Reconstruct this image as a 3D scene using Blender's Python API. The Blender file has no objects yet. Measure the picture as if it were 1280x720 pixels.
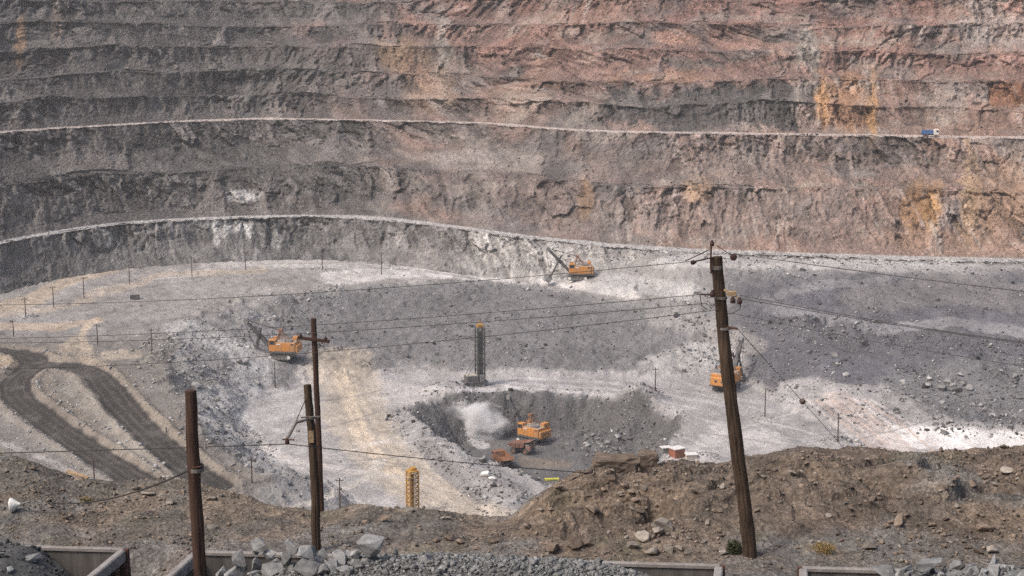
import bpy, bmesh, math, random
import numpy as np
from mathutils import Vector, Matrix, Euler

R = math.radians
rng = np.random.default_rng(7)
random.seed(7)
SC = bpy.context.scene
COL = SC.collection

# ------------------------------------------------------------------ camera
CAMZ = 117.0
PITCH = R(10.0)
F = 2000.0                        # focal length in pixels of the 1280 wide photograph
cam_d = bpy.data.cameras.new('camera')
cam_d.sensor_width = 36.0
cam_d.lens = 36.0 * F / 1280.0
cam_d.clip_start = 0.5
cam_d.clip_end = 5000.0
cam = bpy.data.objects.new('camera', cam_d)
cam.location = (0, 0, CAMZ)
cam.rotation_euler = (R(90) - PITCH, 0, 0)
COL.objects.link(cam)
SC.camera = cam

# ------------------------------------------------------------------ light
SUN_EL, SUN_AZ = 52.0, 238.0       # compass-like azimuth measured clockwise from +Y (sun behind the camera, to the left)
world = bpy.data.worlds.new('World')
SC.world = world
world.use_nodes = True
wn = world.node_tree
sky = wn.nodes.new('ShaderNodeTexSky')
sky.sky_type = 'NISHITA'
sky.sun_disc = False
sky.sun_elevation = R(SUN_EL)
sky.sun_rotation = R(SUN_AZ)
sky.air_density = 1.0
sky.dust_density = 7.0
sky.ozone_density = 1.0
bg = wn.nodes['Background']
wn.links.new(sky.outputs['Color'], bg.inputs['Color'])
bg.inputs['Strength'].default_value = 0.15
sun_d = bpy.data.lights.new('sun', 'SUN')
sun_d.energy = 1.8
sun_d.angle = R(7.0)
sun_d.color = (1.0, 0.93, 0.85)
sun = bpy.data.objects.new('sun', sun_d)
az = R(SUN_AZ)
sdir = Vector((math.sin(az) * math.cos(R(SUN_EL)), math.cos(az) * math.cos(R(SUN_EL)), math.sin(R(SUN_EL))))
sun.rotation_euler = sdir.to_track_quat('Z', 'Y').to_euler()
sun.location = (0, 0, 300)
COL.objects.link(sun)
SC.view_settings.view_transform = 'Standard'
SC.view_settings.look = 'None'
SC.view_settings.gamma = 1.0
SC.view_settings.exposure = 0.08
SC.cycles.max_bounces = 6
SC.cycles.diffuse_bounces = 2
SC.cycles.volume_bounces = 4
SC.cycles.volume_step_rate = 1.0
SC.cycles.use_denoising = False
SC.cycles.denoising_prefilter = 'ACCURATE'
SC.cycles.use_adaptive_sampling = False

# ------------------------------------------------------------------ geometry of the view, used to survey the photograph
cp, sp = math.cos(PITCH), math.sin(PITCH)

def unproj(px, py, z):
    a, b = (px - 640.0) / F, (360.0 - py) / F
    dy, dz = cp + b * sp, -sp + b * cp
    t = (z - CAMZ) / dz
    return np.array([a * t, dy * t])

def at_dist(px, py, D):
    a, b = (px - 640.0) / F, (360.0 - py) / F
    dy, dz = cp + b * sp, -sp + b * cp
    t = D / dy
    return Vector((a * t, D, CAMZ + dz * t))

def proj(x, y, z):
    w = z - CAMZ
    dep = y * cp - w * sp
    return 640 + F * x / dep, 360 - F * (y * sp + w * cp) / dep

def interp(x, pts):
    p = np.array(pts, dtype=float)
    return np.interp(x, p[:, 0], p[:, 1])

def smooth_interp(x, pts, w=25.0):
    r = 0
    for k, g in ((-1.5, .1), (-.8, .2), (0, .4), (.8, .2), (1.5, .1)):
        r = r + g * interp(np.asarray(x) + k * w, pts)
    return r

def sstep(a, b, x):
    t = np.clip((x - a) / (b - a), 0, 1)
    return t * t * (3 - 2 * t)

# ------------------------------------------------------------------ numpy noise
def _h(ix, iy, iz, seed):
    h = (ix.astype(np.uint32) * np.uint32(374761393) + iy.astype(np.uint32) * np.uint32(668265263)
         + iz.astype(np.uint32) * np.uint32(2147483647 & 0x4C957F2D) + np.uint32((seed * 2654435761) & 0xFFFFFFFF))
    h = (h ^ (h >> np.uint32(13))) * np.uint32(1274126177)
    h = (h ^ (h >> np.uint32(16))) * np.uint32(2246822519)
    h = h ^ (h >> np.uint32(15))
    return h.astype(np.float32) * np.float32(1.0 / 4294967295.0)

def vnoise(x, y, z=None, seed=0):
    """value noise, -1..1"""
    x = np.asarray(x, np.float32); y = np.asarray(y, np.float32)
    z = np.zeros_like(x) if z is None else np.asarray(z, np.float32)
    fx, fy, fz = np.floor(x), np.floor(y), np.floor(z)
    ix, iy, iz = fx.astype(np.int64), fy.astype(np.int64), fz.astype(np.int64)
    tx, ty, tz = x - fx, y - fy, z - fz
    tx = tx * tx * (3 - 2 * tx); ty = ty * ty * (3 - 2 * ty); tz = tz * tz * (3 - 2 * tz)
    def row(j, k):
        a = _h(ix, iy + j, iz + k, seed); b = _h(ix + 1, iy + j, iz + k, seed)
        return a + (b - a) * tx
    def lay(k):
        a = row(0, k); b = row(1, k)
        return a + (b - a) * ty
    a = lay(0)
    if np.any(tz > 0):
        b = lay(1); a = a + (b - a) * tz
    return a * 2 - 1

def fbm(x, y, z=None, oct=4, seed=0, gain=.5, lac=2.03):
    r = 0; amp = 1.0; tot = 0
    f = 1.0
    for k in range(oct):
        r = r + amp * vnoise(x * f, y * f, None if z is None else z * f, seed + 17 * k)
        tot += amp; amp *= gain; f *= lac
    return r / tot

def ridged(x, y, oct=4, seed=0, gain=.55):
    r = 0; amp = 1.0; f = 1.0; tot = 0
    for k in range(oct):
        r = r + amp * (1 - np.abs(vnoise(x * f, y * f, None, seed + 13 * k)) * 2)
        tot += amp; amp *= gain; f *= 2.07
    return r / tot

def facets(x, y, seed=0, tilt=1.0, edge=False):
    """blocky broken rock: nearest cell carries its own level and tilt. Returns level, tilt part, cell random"""
    x = np.asarray(x, np.float32); y = np.asarray(y, np.float32)
    ix, iy = np.floor(x).astype(np.int64), np.floor(y).astype(np.int64)
    best = np.full(x.shape, 1e9, np.float32); sec = best.copy()
    val = np.zeros_like(best); rnd = np.zeros_like(best)
    zz = np.zeros_like(ix)
    for i in (-1, 0, 1):
        for j in (-1, 0, 1):
            cx = ix + i; cy = iy + j
            hx = _h(cx, cy, zz, seed); hy = _h(cx, cy, zz, seed + 1)
            dx = x - (cx + hx); dy = y - (cy + hy)
            d = dx * dx + dy * dy
            m = d < best
            g1 = _h(cx, cy, zz, seed + 2) - .5; g2 = _h(cx, cy, zz, seed + 3) - .5; l = _h(cx, cy, zz, seed + 4) - .5
            val = np.where(m, l + tilt * (g1 * dx + g2 * dy) * 2, val)
            rnd = np.where(m, l + .5, rnd)
            sec = np.where(m, best, np.minimum(sec, d))
            best = np.where(m, d, best)
    if edge: return val, rnd, np.sqrt(sec) - np.sqrt(best)
    return val, rnd

def poly_sd(x, y, poly):
    """signed distance to a closed polygon, positive outside"""
    P = np.array(poly, np.float32)
    d = np.full(x.shape, 1e9, np.float32)
    inside = np.zeros(x.shape, bool)
    n = len(P)
    for i in range(n):
        ax, ay = P[i]; bx, by = P[(i + 1) % n]
        ex, ey = bx - ax, by - ay
        t = np.clip(((x - ax) * ex + (y - ay) * ey) / (ex * ex + ey * ey + 1e-9), 0, 1)
        d = np.minimum(d, (x - ax - t * ex) ** 2 + (y - ay - t * ey) ** 2)
        c = ((ay > y) != (by > y))
        with np.errstate(divide='ignore', invalid='ignore'):
            xx = ex * (y - ay) / (ey if abs(ey) > 1e-9 else 1e-9) + ax
        inside ^= (c & (x < xx))
    d = np.sqrt(d)
    return np.where(inside, -d, d)

def line_d(x, y, pts):
    """distance to a polyline, and the signed offset from its nearest segment"""
    P = np.array(pts, np.float32)
    best = np.full(x.shape, 1e9, np.float32)
    for i in range(len(P) - 1):
        ax, ay = P[i]; bx, by = P[i + 1]
        ex, ey = bx - ax, by - ay
        t = np.clip(((x - ax) * ex + (y - ay) * ey) / (ex * ex + ey * ey + 1e-9), 0, 1)
        best = np.minimum(best, (x - ax - t * ex) ** 2 + (y - ay - t * ey) ** 2)
    return np.sqrt(best)

# ------------------------------------------------------------------ materials
def new_mat(name):
    m = bpy.data.materials.new(name); m.use_nodes = True
    nt = m.node_tree
    return m, nt, nt.nodes['Principled BSDF']

def ground_mat(name, fine=1.6, coarse=.35, contrast=.55, bump=.5, bump_dist=.35, rough=.95):
    """soil / rock whose own colour is stored with the surface, broken up by procedural grain"""
    m, nt, b = new_mat(name)
    N, L = nt.nodes.new, nt.links.new
    at = N('ShaderNodeAttribute'); at.attribute_name = 'Col'
    tc = N('ShaderNodeTexCoord')
    n1 = N('ShaderNodeTexNoise'); n1.inputs['Scale'].default_value = fine; n1.inputs['Detail'].default_value = 6; n1.inputs['Roughness'].default_value = .7
    n2 = N('ShaderNodeTexNoise'); n2.inputs['Scale'].default_value = coarse; n2.inputs['Detail'].default_value = 4
    vo = N('ShaderNodeTexVoronoi'); vo.inputs['Scale'].default_value = fine * 1.3
    for n in (n1, n2, vo): L(tc.outputs['Object'], n.inputs['Vector'])
    mr = N('ShaderNodeMapRange'); mr.inputs['From Min'].default_value = .3; mr.inputs['From Max'].default_value = .7
    mr.inputs['To Min'].default_value = 1 - contrast; mr.inputs['To Max'].default_value = 1 + contrast
    L(n1.outputs['Fac'], mr.inputs['Value'])
    mr2 = N('ShaderNodeMapRange'); mr2.inputs['From Min'].default_value = .3; mr2.inputs['From Max'].default_value = .7
    mr2.inputs['To Min'].default_value = 1 - contrast * .35; mr2.inputs['To Max'].default_value = 1 + contrast * .35
    L(n2.outputs['Fac'], mr2.inputs['Value'])
    mu = N('ShaderNodeMath'); mu.operation = 'MULTIPLY'
    L(mr.outputs['Result'], mu.inputs[0]); L(mr2.outputs['Result'], mu.inputs[1])
    # single stones of a slightly different tone
    mr3 = N('ShaderNodeMapRange'); mr3.inputs['To Min'].default_value = 1 - contrast * .5; mr3.inputs['To Max'].default_value = 1 + contrast * .5
    L(vo.outputs['Color'], mr3.inputs['Value'])
    mu2 = N('ShaderNodeMath'); mu2.operation = 'MULTIPLY'
    L(mu.outputs[0], mu2.inputs[0]); L(mr3.outputs['Result'], mu2.inputs[1])
    mx = N('ShaderNodeVectorMath'); mx.operation = 'SCALE'
    L(at.outputs['Color'], mx.inputs[0]); L(mu2.outputs[0], mx.inputs['Scale'])
    L(mx.outputs['Vector'], b.inputs['Base Color'])
    b.inputs['Roughness'].default_value = rough
    b.inputs['Specular IOR Level'].default_value = .15
    bp = N('ShaderNodeBump'); bp.inputs['Strength'].default_value = bump; bp.inputs['Distance'].default_value = bump_dist
    ad = N('ShaderNodeMath'); ad.operation = 'ADD'
    L(n1.outputs['Fac'], ad.inputs[0]); L(vo.outputs['Distance'], ad.inputs[1])
    L(ad.outputs[0], bp.inputs['Height']); L(bp.outputs['Normal'], b.inputs['Normal'])
    return m

def paint(name, col, rough=.6, dirt=(.2, .18, .16), amount=.35, scale=1.2, metallic=0.0, bump=0.05, streak=False, spec=.3):
    """painted or bare surface with dust and wear"""
    m, nt, b = new_mat(name)
    N, L = nt.nodes.new, nt.links.new
    tc = N('ShaderNodeTexCoord')
    mp = N('ShaderNodeMapping')
    if streak: mp.inputs['Scale'].default_value = (1, 1, .12)
    L(tc.outputs['Object'], mp.inputs['Vector'])
    n1 = N('ShaderNodeTexNoise'); n1.inputs['Scale'].default_value = scale; n1.inputs['Detail'].default_value = 7; n1.inputs['Roughness'].default_value = .65
    L(mp.outputs['Vector'], n1.inputs['Vector'])
    cr = N('ShaderNodeValToRGB')
    cr.color_ramp.elements[0].position = .38; cr.color_ramp.elements[1].position = .68
    cr.color_ramp.elements[0].color = (0, 0, 0, 1); cr.color_ramp.elements[1].color = (amount * 2, amount * 2, amount * 2, 1)
    L(n1.outputs['Fac'], cr.inputs['Fac'])
    mx = N('ShaderNodeMixRGB')
    mx.inputs['Color1'].default_value = (*col, 1); mx.inputs['Color2'].default_value = (*dirt, 1)
    L(cr.outputs['Color'], mx.inputs['Fac'])
    L(mx.outputs['Color'], b.inputs['Base Color'])
    b.inputs['Roughness'].default_value = rough; b.inputs['Metallic'].default_value = metallic
    b.inputs['Specular IOR Level'].default_value = spec
    if bump:
        bp = N('ShaderNodeBump'); bp.inputs['Strength'].default_value = .6; bp.inputs['Distance'].default_value = bump
        n3 = N('ShaderNodeTexNoise'); n3.inputs['Scale'].default_value = scale * 6; n3.inputs['Detail'].default_value = 5
        L(mp.outputs['Vector'], n3.inputs['Vector'])
        L(n3.outputs['Fac'], bp.inputs['Height']); L(bp.outputs['Normal'], b.inputs['Normal'])
    return m

def stone_mat(name, a, c, scale=3.0, bump=.05, rand=.35):
    """broken stone: two tones of grain, each stone its own brightness"""
    m, nt, b = new_mat(name)
    N, L = nt.nodes.new, nt.links.new
    tc = N('ShaderNodeTexCoord'); oi = N('ShaderNodeObjectInfo')
    n1 = N('ShaderNodeTexNoise'); n1.inputs['Scale'].default_value = scale; n1.inputs['Detail'].default_value = 8; n1.inputs['Roughness'].default_value = .72
    L(tc.outputs['Object'], n1.inputs['Vector'])
    cr = N('ShaderNodeValToRGB')
    cr.color_ramp.elements[0].position = .3; cr.color_ramp.elements[1].position = .7
    cr.color_ramp.elements[0].color = (*a, 1); cr.color_ramp.elements[1].color = (*c, 1)
    L(n1.outputs['Fac'], cr.inputs['Fac'])
    at = N('ShaderNodeAttribute'); at.attribute_name = 'tone'
    ad = N('ShaderNodeMath'); ad.operation = 'ADD'
    L(oi.outputs['Random'], ad.inputs[0]); L(at.outputs['Fac'], ad.inputs[1])
    mr = N('ShaderNodeMapRange'); mr.inputs['To Min'].default_value = 1 - rand; mr.inputs['To Max'].default_value = 1 + rand; mr.clamp = False
    L(ad.outputs[0], mr.inputs['Value'])
    mx = N('ShaderNodeVectorMath'); mx.operation = 'SCALE'
    L(cr.outputs['Color'], mx.inputs[0]); L(mr.outputs['Result'], mx.inputs['Scale'])
    L(mx.outputs['Vector'], b.inputs['Base Color'])
    b.inputs['Roughness'].default_value = .9; b.inputs['Specular IOR Level'].default_value = .2
    bp = N('ShaderNodeBump'); bp.inputs['Strength'].default_value = .7; bp.inputs['Distance'].default_value = bump
    L(n1.outputs['Fac'], bp.inputs['Height']); L(bp.outputs['Normal'], b.inputs['Normal'])
    return m

M = {}
M['wall'] = ground_mat('rock_wall', fine=.6, coarse=.10, contrast=.30, bump=.9, bump_dist=.7)
M['floor'] = ground_mat('pit_ground', fine=1.0, coarse=.15, contrast=.24, bump=.7, bump_dist=.3)
M['bank'] = ground_mat('bank_soil', fine=7.0, coarse=1.1, contrast=.55, bump=.9, bump_dist=.06)
M['orange'] = paint('orange_paint', (.60, .235, .04), .55, (.33, .22, .13), .4, .55, streak=True)
M['yellow'] = paint('yellow_paint', (.50, .27, .045), .65, (.27, .16, .08), .5, .9, streak=True)
M['rustorange'] = paint('worn_orange', (.27, .115, .055), .7, (.16, .11, .085), .5, .8)
M['truck'] = paint('dirty_red_brown', (.24, .10, .065), .75, (.19, .15, .13), .5, .6)
M['mast'] = paint('mast_steel', (.085, .083, .083), .7, (.17, .165, .16), .45, .6)
M['darksteel'] = paint('dark_steel', (.055, .055, .06), .6, (.16, .15, .15), .35, .8)
M['greysteel'] = paint('grey_steel', (.17, .17, .175), .6, (.28, .27, .26), .4, 1.0)
M['track'] = paint('track_steel', (.07, .066, .062), .7, (.2, .19, .18), .4, 1.0)
M['roofgrey'] = paint('dusty_roof', (.45, .40, .34), .8, (.3, .28, .26), .4, .8)
M['white'] = paint('white_enamel', (.78, .77, .74), .35, (.5, .47, .42), .15, 3.0)
M['whitepaint'] = paint('white_paint', (.72, .71, .70), .6, (.45, .43, .4), .25, 1.0)
M['glass'] = paint('cab_glass', (.03, .035, .04), .15, (.1, .1, .1), .2, 1.0, bump=0, spec=.5)
M['blue'] = paint('blue_paint', (.045, .13, .33), .5, (.12, .14, .18), .3, 1.0)
M['brick'] = paint('red_brick', (.30, .105, .06), .9, (.2, .1, .07), .4, 1.5)
M['tyre'] = paint('tyre_rubber', (.03, .03, .03), .85, (.13, .12, .11), .4, 1.5)
M['neon'] = paint('yellow_green_paint', (.62, .60, .08), .6, (.4, .4, .15), .2, 1.0)
M['carsteel'] = paint('wagon_steel', (.058, .054, .052), .75, (.15, .14, .132), .5, 1.6, bump=.03, streak=True)
M['carrim'] = paint('wagon_rim', (.30, .285, .275), .7, (.15, .13, .12), .4, 2.5, bump=.02)
M['rust'] = paint('rusty_iron', (.10, .05, .035), .85, (.05, .035, .03), .4, 8.0, bump=.01)
M['insul'] = paint('brown_porcelain', (.05, .024, .022), .25, (.10, .07, .06), .3, 9.0, bump=0)
M['wire'] = paint('dark_wire', (.035, .033, .032), .6, (.06, .055, .05), .3, 5.0, bump=0)
M['tube'] = paint('galvanised_tube', (.20, .19, .18), .55, (.12, .09, .07), .4, 9.0, bump=0)
M['tan'] = paint('tan_wood', (.46, .33, .20), .8, (.25, .17, .1), .4, 6.0)

def wood_mat(name, a, c):
    m, nt, b = new_mat(name)
    N, L = nt.nodes.new, nt.links.new
    tc = N('ShaderNodeTexCoord'); mp = N('ShaderNodeMapping'); mp.inputs['Scale'].default_value = (1, 1, .06)
    L(tc.outputs['Object'], mp.inputs['Vector'])
    n = N('ShaderNodeTexNoise'); n.inputs['Scale'].default_value = 16; n.inputs['Detail'].default_value = 8; n.inputs['Roughness'].default_value = .7
    n2 = N('ShaderNodeTexNoise'); n2.inputs['Scale'].default_value = 1.3; n2.inputs['Detail'].default_value = 4
    L(mp.outputs['Vector'], n.inputs['Vector']); L(tc.outputs['Object'], n2.inputs['Vector'])
    ad = N('ShaderNodeMath'); ad.operation = 'MULTIPLY_ADD'; ad.inputs[1].default_value = .45; 
    L(n2.outputs['Fac'], ad.inputs[0]); L(n.outputs['Fac'], ad.inputs[2])
    cr = N('ShaderNodeValToRGB'); cr.color_ramp.elements[0].position = .55; cr.color_ramp.elements[1].position = .9
    cr.color_ramp.elements[0].color = (*a, 1); cr.color_ramp.elements[1].color = (*c, 1)
    L(ad.outputs[0], cr.inputs['Fac']); L(cr.outputs['Color'], b.inputs['Base Color'])
    b.inputs['Roughness'].default_value = .85; b.inputs['Specular IOR Level'].default_value = .2
    bp = N('ShaderNodeBump'); bp.inputs['Strength'].default_value = .8; bp.inputs['Distance'].default_value = .02
    L(n.outputs['Fac'], bp.inputs['Height']); L(bp.outputs['Normal'], b.inputs['Normal'])
    return m
M['wood'] = wood_mat('tarred_pole_wood', (.026, .018, .013), (.10, .068, .047))
M['woodred'] = wood_mat('red_brown_pole_wood', (.030, .018, .014), (.10, .058, .044))
M['ore'] = stone_mat('ore_rock', (.105, .109, .113), (.32, .323, .325), 2.6, .04, .35)
M['orefine'] = stone_mat('crushed_ore', (.07, .073, .075), (.21, .212, .21), 9, .02, .4)
M['brownstone'] = stone_mat('brown_stone', (.095, .073, .057), (.26, .207, .167), 3.0, .03, .4)
M['greystone'] = stone_mat('grey_stone', (.13, .115, .10), (.33, .295, .26), 3.0, .03, .35)
M['pitstone'] = stone_mat('pit_rubble', (.12, .117, .118), (.33, .325, .32), .6, .1, .6)
M['darkstone'] = stone_mat('dark_rubble', (.075, .075, .08), (.21, .208, .212), .6, .1, .6)
M['wallstone'] = stone_mat('wall_rubble', (.11, .095, .088), (.27, .23, .205), .5, .1, .5)

# ------------------------------------------------------------------ object helpers
def tag(o, label=None, cat=None, group=None, kind=None):
    if label: o['label'] = label
    if cat: o['category'] = cat
    if group: o['group'] = group
    if kind: o['kind'] = kind
    return o

def empty(name, loc=(0, 0, 0), rz=0.0):
    o = bpy.data.objects.new(name, None); COL.objects.link(o)
    o.location = loc; o.rotation_euler = (0, 0, rz); o.empty_display_size = .3
    return o

def np_mesh(name, V, Fc, colors=None, tone=None, smooth=False):
    me = bpy.data.meshes.new(name)
    V = np.ascontiguousarray(V, np.float32); Fc = np.ascontiguousarray(Fc, np.int32)
    k = Fc.shape[1]
    me.vertices.add(len(V)); me.vertices.foreach_set('co', V.ravel())
    me.loops.add(Fc.size); me.loops.foreach_set('vertex_index', Fc.ravel())
    me.polygons.add(len(Fc)); me.polygons.foreach_set('loop_start', np.arange(0, Fc.size, k, dtype=np.int32))
    try: me.polygons.foreach_set('loop_total', np.full(len(Fc), k, np.int32))
    except Exception: pass
    if smooth: me.polygons.foreach_set('use_smooth', np.ones(len(Fc), bool))
    me.update(calc_edges=True)
    if colors is not None:
        a = me.attributes.new('Col', 'FLOAT_COLOR', 'POINT')
        c = np.ones((len(V), 4), np.float32); c[:, :3] = colors
        a.data.foreach_set('color', c.ravel())
    if tone is not None:
        a = me.attributes.new('tone', 'FLOAT', 'POINT'); a.data.foreach_set('value', np.ascontiguousarray(tone, np.float32))
    return me

def mesh_obj(name, me, mat, parent=None):
    o = bpy.data.objects.new(name, me); COL.objects.link(o)
    if mat is not None and not me.materials: me.materials.append(mat)
    if parent is not None: o.parent = parent
    return o

def grid_faces(nr, nc, sel=None):
    i = np.arange(nr * nc, dtype=np.int32).reshape(nr, nc)
    q = np.stack([i[:-1, :-1], i[:-1, 1:], i[1:, 1:], i[1:, :-1]], -1).reshape(-1, 4)
    return q if sel is None else q[sel]

def sub_mesh(V, q, C):
    u, inv = np.unique(q, return_inverse=True)
    return V[u], inv.reshape(q.shape), C[u]

class MB:
    """collects shapes, builds one mesh"""
    def __init__(s): s.bm = bmesh.new()
    def box(s, x0, x1, y0, y1, z0, z1, bev=0.0, mat=None):
        r = bmesh.ops.create_cube(s.bm, size=1)
        vs = r['verts']
        for v in vs:
            v.co = Vector(((x0 + x1) / 2 + v.co.x * (x1 - x0), (y0 + y1) / 2 + v.co.y * (y1 - y0), (z0 + z1) / 2 + v.co.z * (z1 - z0)))
        if mat is not None: bmesh.ops.transform(s.bm, matrix=mat, verts=vs)
        if bev:
            es = list({e for v in vs for e in v.link_edges})
            bmesh.ops.bevel(s.bm, geom=es, offset=bev, segments=1, affect='EDGES')
        return s
    def bar(s, a, b, w, h=None, w2=None, h2=None):
        """tapering rectangular beam from a to b"""
        a, b = Vector(a), Vector(b); h = h or w; w2 = w2 or w; h2 = h2 or h
        d = (b - a).normalized()
        side = d.cross(Vector((0, 0, 1)))
        if side.length < 1e-4: side = Vector((0, 1, 0))
        side.normalize(); up = side.cross(d)
        vs = []
        for p, ww, hh in ((a, w, h), (b, w2, h2)):
            for sx, sz in ((-1, -1), (1, -1), (1, 1), (-1, 1)):
                vs.append(s.bm.verts.new(p + side * sx * ww / 2 + up * sz * hh / 2))
        for f in ((0, 1, 2, 3), (7, 6, 5, 4), (0, 4, 5, 1), (1, 5, 6, 2), (2, 6, 7, 3), (3, 7, 4, 0)):
            s.bm.faces.new([vs[i] for i in f])
        return s
    def tube(s, pts, rad, n=8, cap=True):
        pts = [Vector(p) for p in pts]
        rad = rad if isinstance(rad, (list, tuple)) else [rad] * len(pts)
        rings = []; u = None
        for i, p in enumerate(pts):
            d = (pts[min(i + 1, len(pts) - 1)] - pts[max(i - 1, 0)]).normalized()
            if u is None:
                u = d.cross(Vector((0, 0, 1)))
                if u.length < .2: u = d.cross(Vector((0, 1, 0)))
            else: u = u - d * u.dot(d)
            u.normalize(); w = d.cross(u)
            rings.append([s.bm.verts.new(p + (u * math.cos(2 * math.pi * k / n) + w * math.sin(2 * math.pi * k / n)) * rad[i]) for k in range(n)])
        for a, b in zip(rings, rings[1:]):
            for k in range(n): s.bm.faces.new((a[k], a[(k + 1) % n], b[(k + 1) % n], b[k]))
        if cap:
            s.bm.faces.new(rings[0][::-1]); s.bm.faces.new(rings[-1])
        return s
    def prism(s, prof, y0, y1, axis='y'):
        """profile (x,z) extruded along y"""
        a = [s.bm.verts.new((p[0], y0, p[1])) for p in prof]
        b = [s.bm.verts.new((p[0], y1, p[1])) for p in prof]
        n = len(prof)
        for k in range(n): s.bm.faces.new((a[k], a[(k + 1) % n], b[(k + 1) % n], b[k]))
        s.bm.faces.new(a[::-1]); s.bm.faces.new(b)
        return s
    def build(s, name, mat, parent=None, smooth=False):
        bmesh.ops.recalc_face_normals(s.bm, faces=s.bm.faces)
        me = bpy.data.meshes.new(name); s.bm.to_mesh(me); s.bm.free()
        if smooth:
            for p in me.polygons: p.use_smooth = True
        return mesh_obj(name, me, mat, parent)

def hull_rock(seed, n=14, flat=.75, subdiv=0, rough=0.05):
    """angular broken stone about 1 m across, resting near z = 0"""
    r = random.Random(seed)
    bm = bmesh.new()
    ax = (1.0, r.uniform(.65, .95), r.uniform(.5, .85) * flat / .75)
    for i in range(n):
        v = Vector((r.gauss(0, 1), r.gauss(0, 1), r.gauss(0, 1))).normalized() * r.uniform(.82, 1.05)
        bm.verts.new((v.x * .5 * ax[0], v.y * .5 * ax[1], v.z * .5 * ax[2]))
    res = bmesh.ops.convex_hull(bm, input=bm.verts)
    junk = [g for g in res['geom_interior'] if isinstance(g, bmesh.types.BMVert)]
    if junk: bmesh.ops.delete(bm, geom=junk, context='VERTS')
    bmesh.ops.dissolve_limit(bm, angle_limit=R(14), verts=bm.verts, edges=bm.edges)
    if subdiv:
        bmesh.ops.bevel(bm, geom=list(bm.edges), offset=.016, segments=1, affect='EDGES')
        bmesh.ops.triangulate(bm, faces=bm.faces)
        bmesh.ops.subdivide_edges(bm, edges=bm.edges, cuts=subdiv, use_grid_fill=True)
        co = np.array([v.co[:] for v in bm.verts])
        nn = fbm(co[:, 0] * 5 + seed, co[:, 1] * 5, co[:, 2] * 5, 3, seed) * rough
        for v, q in zip(bm.verts, nn): v.co += v.co.normalized() * float(q)
    bmesh.ops.triangulate(bm, faces=bm.faces)
    me = bpy.data.meshes.new('stone')
    bm.to_mesh(me); bm.free()
    return me

def mesh_arrays(me):
    V = np.empty(len(me.vertices) * 3, np.float32); me.vertices.foreach_get('co', V)
    T = np.empty(len(me.polygons) * 3, np.int32); me.polygons.foreach_get('vertices', T)
    return V.reshape(-1, 3), T.reshape(-1, 3)

SMALL = [hull_rock(100 + k, 9, .8) for k in range(7)]
SMALL_A = [mesh_arrays(m) for m in SMALL]

def scatter(name, pts, size, mat, parent=None, kind='stuff', squash=1.0, sink=.15):
    """many loose stones joined in one mesh; pts (n,3), size (n,)"""
    n = len(pts)
    which = rng.integers(0, len(SMALL_A), n)
    Vs, Ts, Tn = [], [], []
    off = 0
    for k, (V, T) in enumerate(SMALL_A):
        idx = np.where(which == k)[0]
        if not len(idx): continue
        a = rng.uniform(0, 2 * np.pi, len(idx)); b = rng.uniform(-.5, .5, len(idx))
        sc = size[idx][:, None] * np.stack([np.ones(len(idx)), rng.uniform(.7, 1.1, len(idx)), rng.uniform(.7, 1.1, len(idx)) * squash], 1)
        W = V[None] * sc[:, None, :]
        cb, sb = np.cos(b)[:, None], np.sin(b)[:, None]
        x, z = W[..., 0] * cb - W[..., 2] * sb, W[..., 0] * sb + W[..., 2] * cb
        ca, sa = np.cos(a)[:, None], np.sin(a)[:, None]
        W = np.stack([x * ca - W[..., 1] * sa, x * sa + W[..., 1] * ca, z + size[idx][:, None] * sink], -1)
        W = W + pts[idx][:, None, :]
        Vs.append(W.reshape(-1, 3)); Ts.append((T[None] + (off + np.arange(len(idx)) * len(V))[:, None, None]).reshape(-1, 3))
        Tn.append(np.repeat(rng.uniform(-.5, .5, len(idx)), len(V)))
        off += len(idx) * len(V)
    me = np_mesh(name, np.concatenate(Vs), np.concatenate(Ts), tone=np.concatenate(Tn))
    o = mesh_obj(name, me, mat, parent)
    if kind: o['kind'] = kind
    return o

# ================================================================== PIT WALL
def dep_of(py): return PITCH + np.arctan((np.asarray(py, float) - 360.0) / F)

R1 = [(-600, 470), (-200, 346), (-100, 322), (0, 303), (60, 290), (150, 279), (250, 272.5), (380, 269), (470, 272), (560, 282), (650, 295), (720, 302),
      (800, 309), (900, 314), (1000, 318), (1150, 322), (1280, 325), (1480, 334), (1900, 370)]
R2 = [(-600, 235), (-200, 190), (-100, 175), (0, 165), (80, 160), (150, 156), (240, 151), (330, 148), (450, 150), (580, 153), (640, 156), (690, 161), (740, 163.5),
      (800, 165), (1000, 168), (1280, 172), (1480, 182), (1900, 215)]
def z1_of(px): return interp(px, [(560, 30), (850, 27.0), (1300, 27.0)])
def D1_of(px): return (CAMZ - z1_of(px)) / np.tan(dep_of(smooth_interp(px, R1, 30)))
def D2_of(px): return (CAMZ - 66.0) / np.tan(dep_of(smooth_interp(px, R2, 18)))
ROADW1, ROADW2 = 6.8, 7.0

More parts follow.
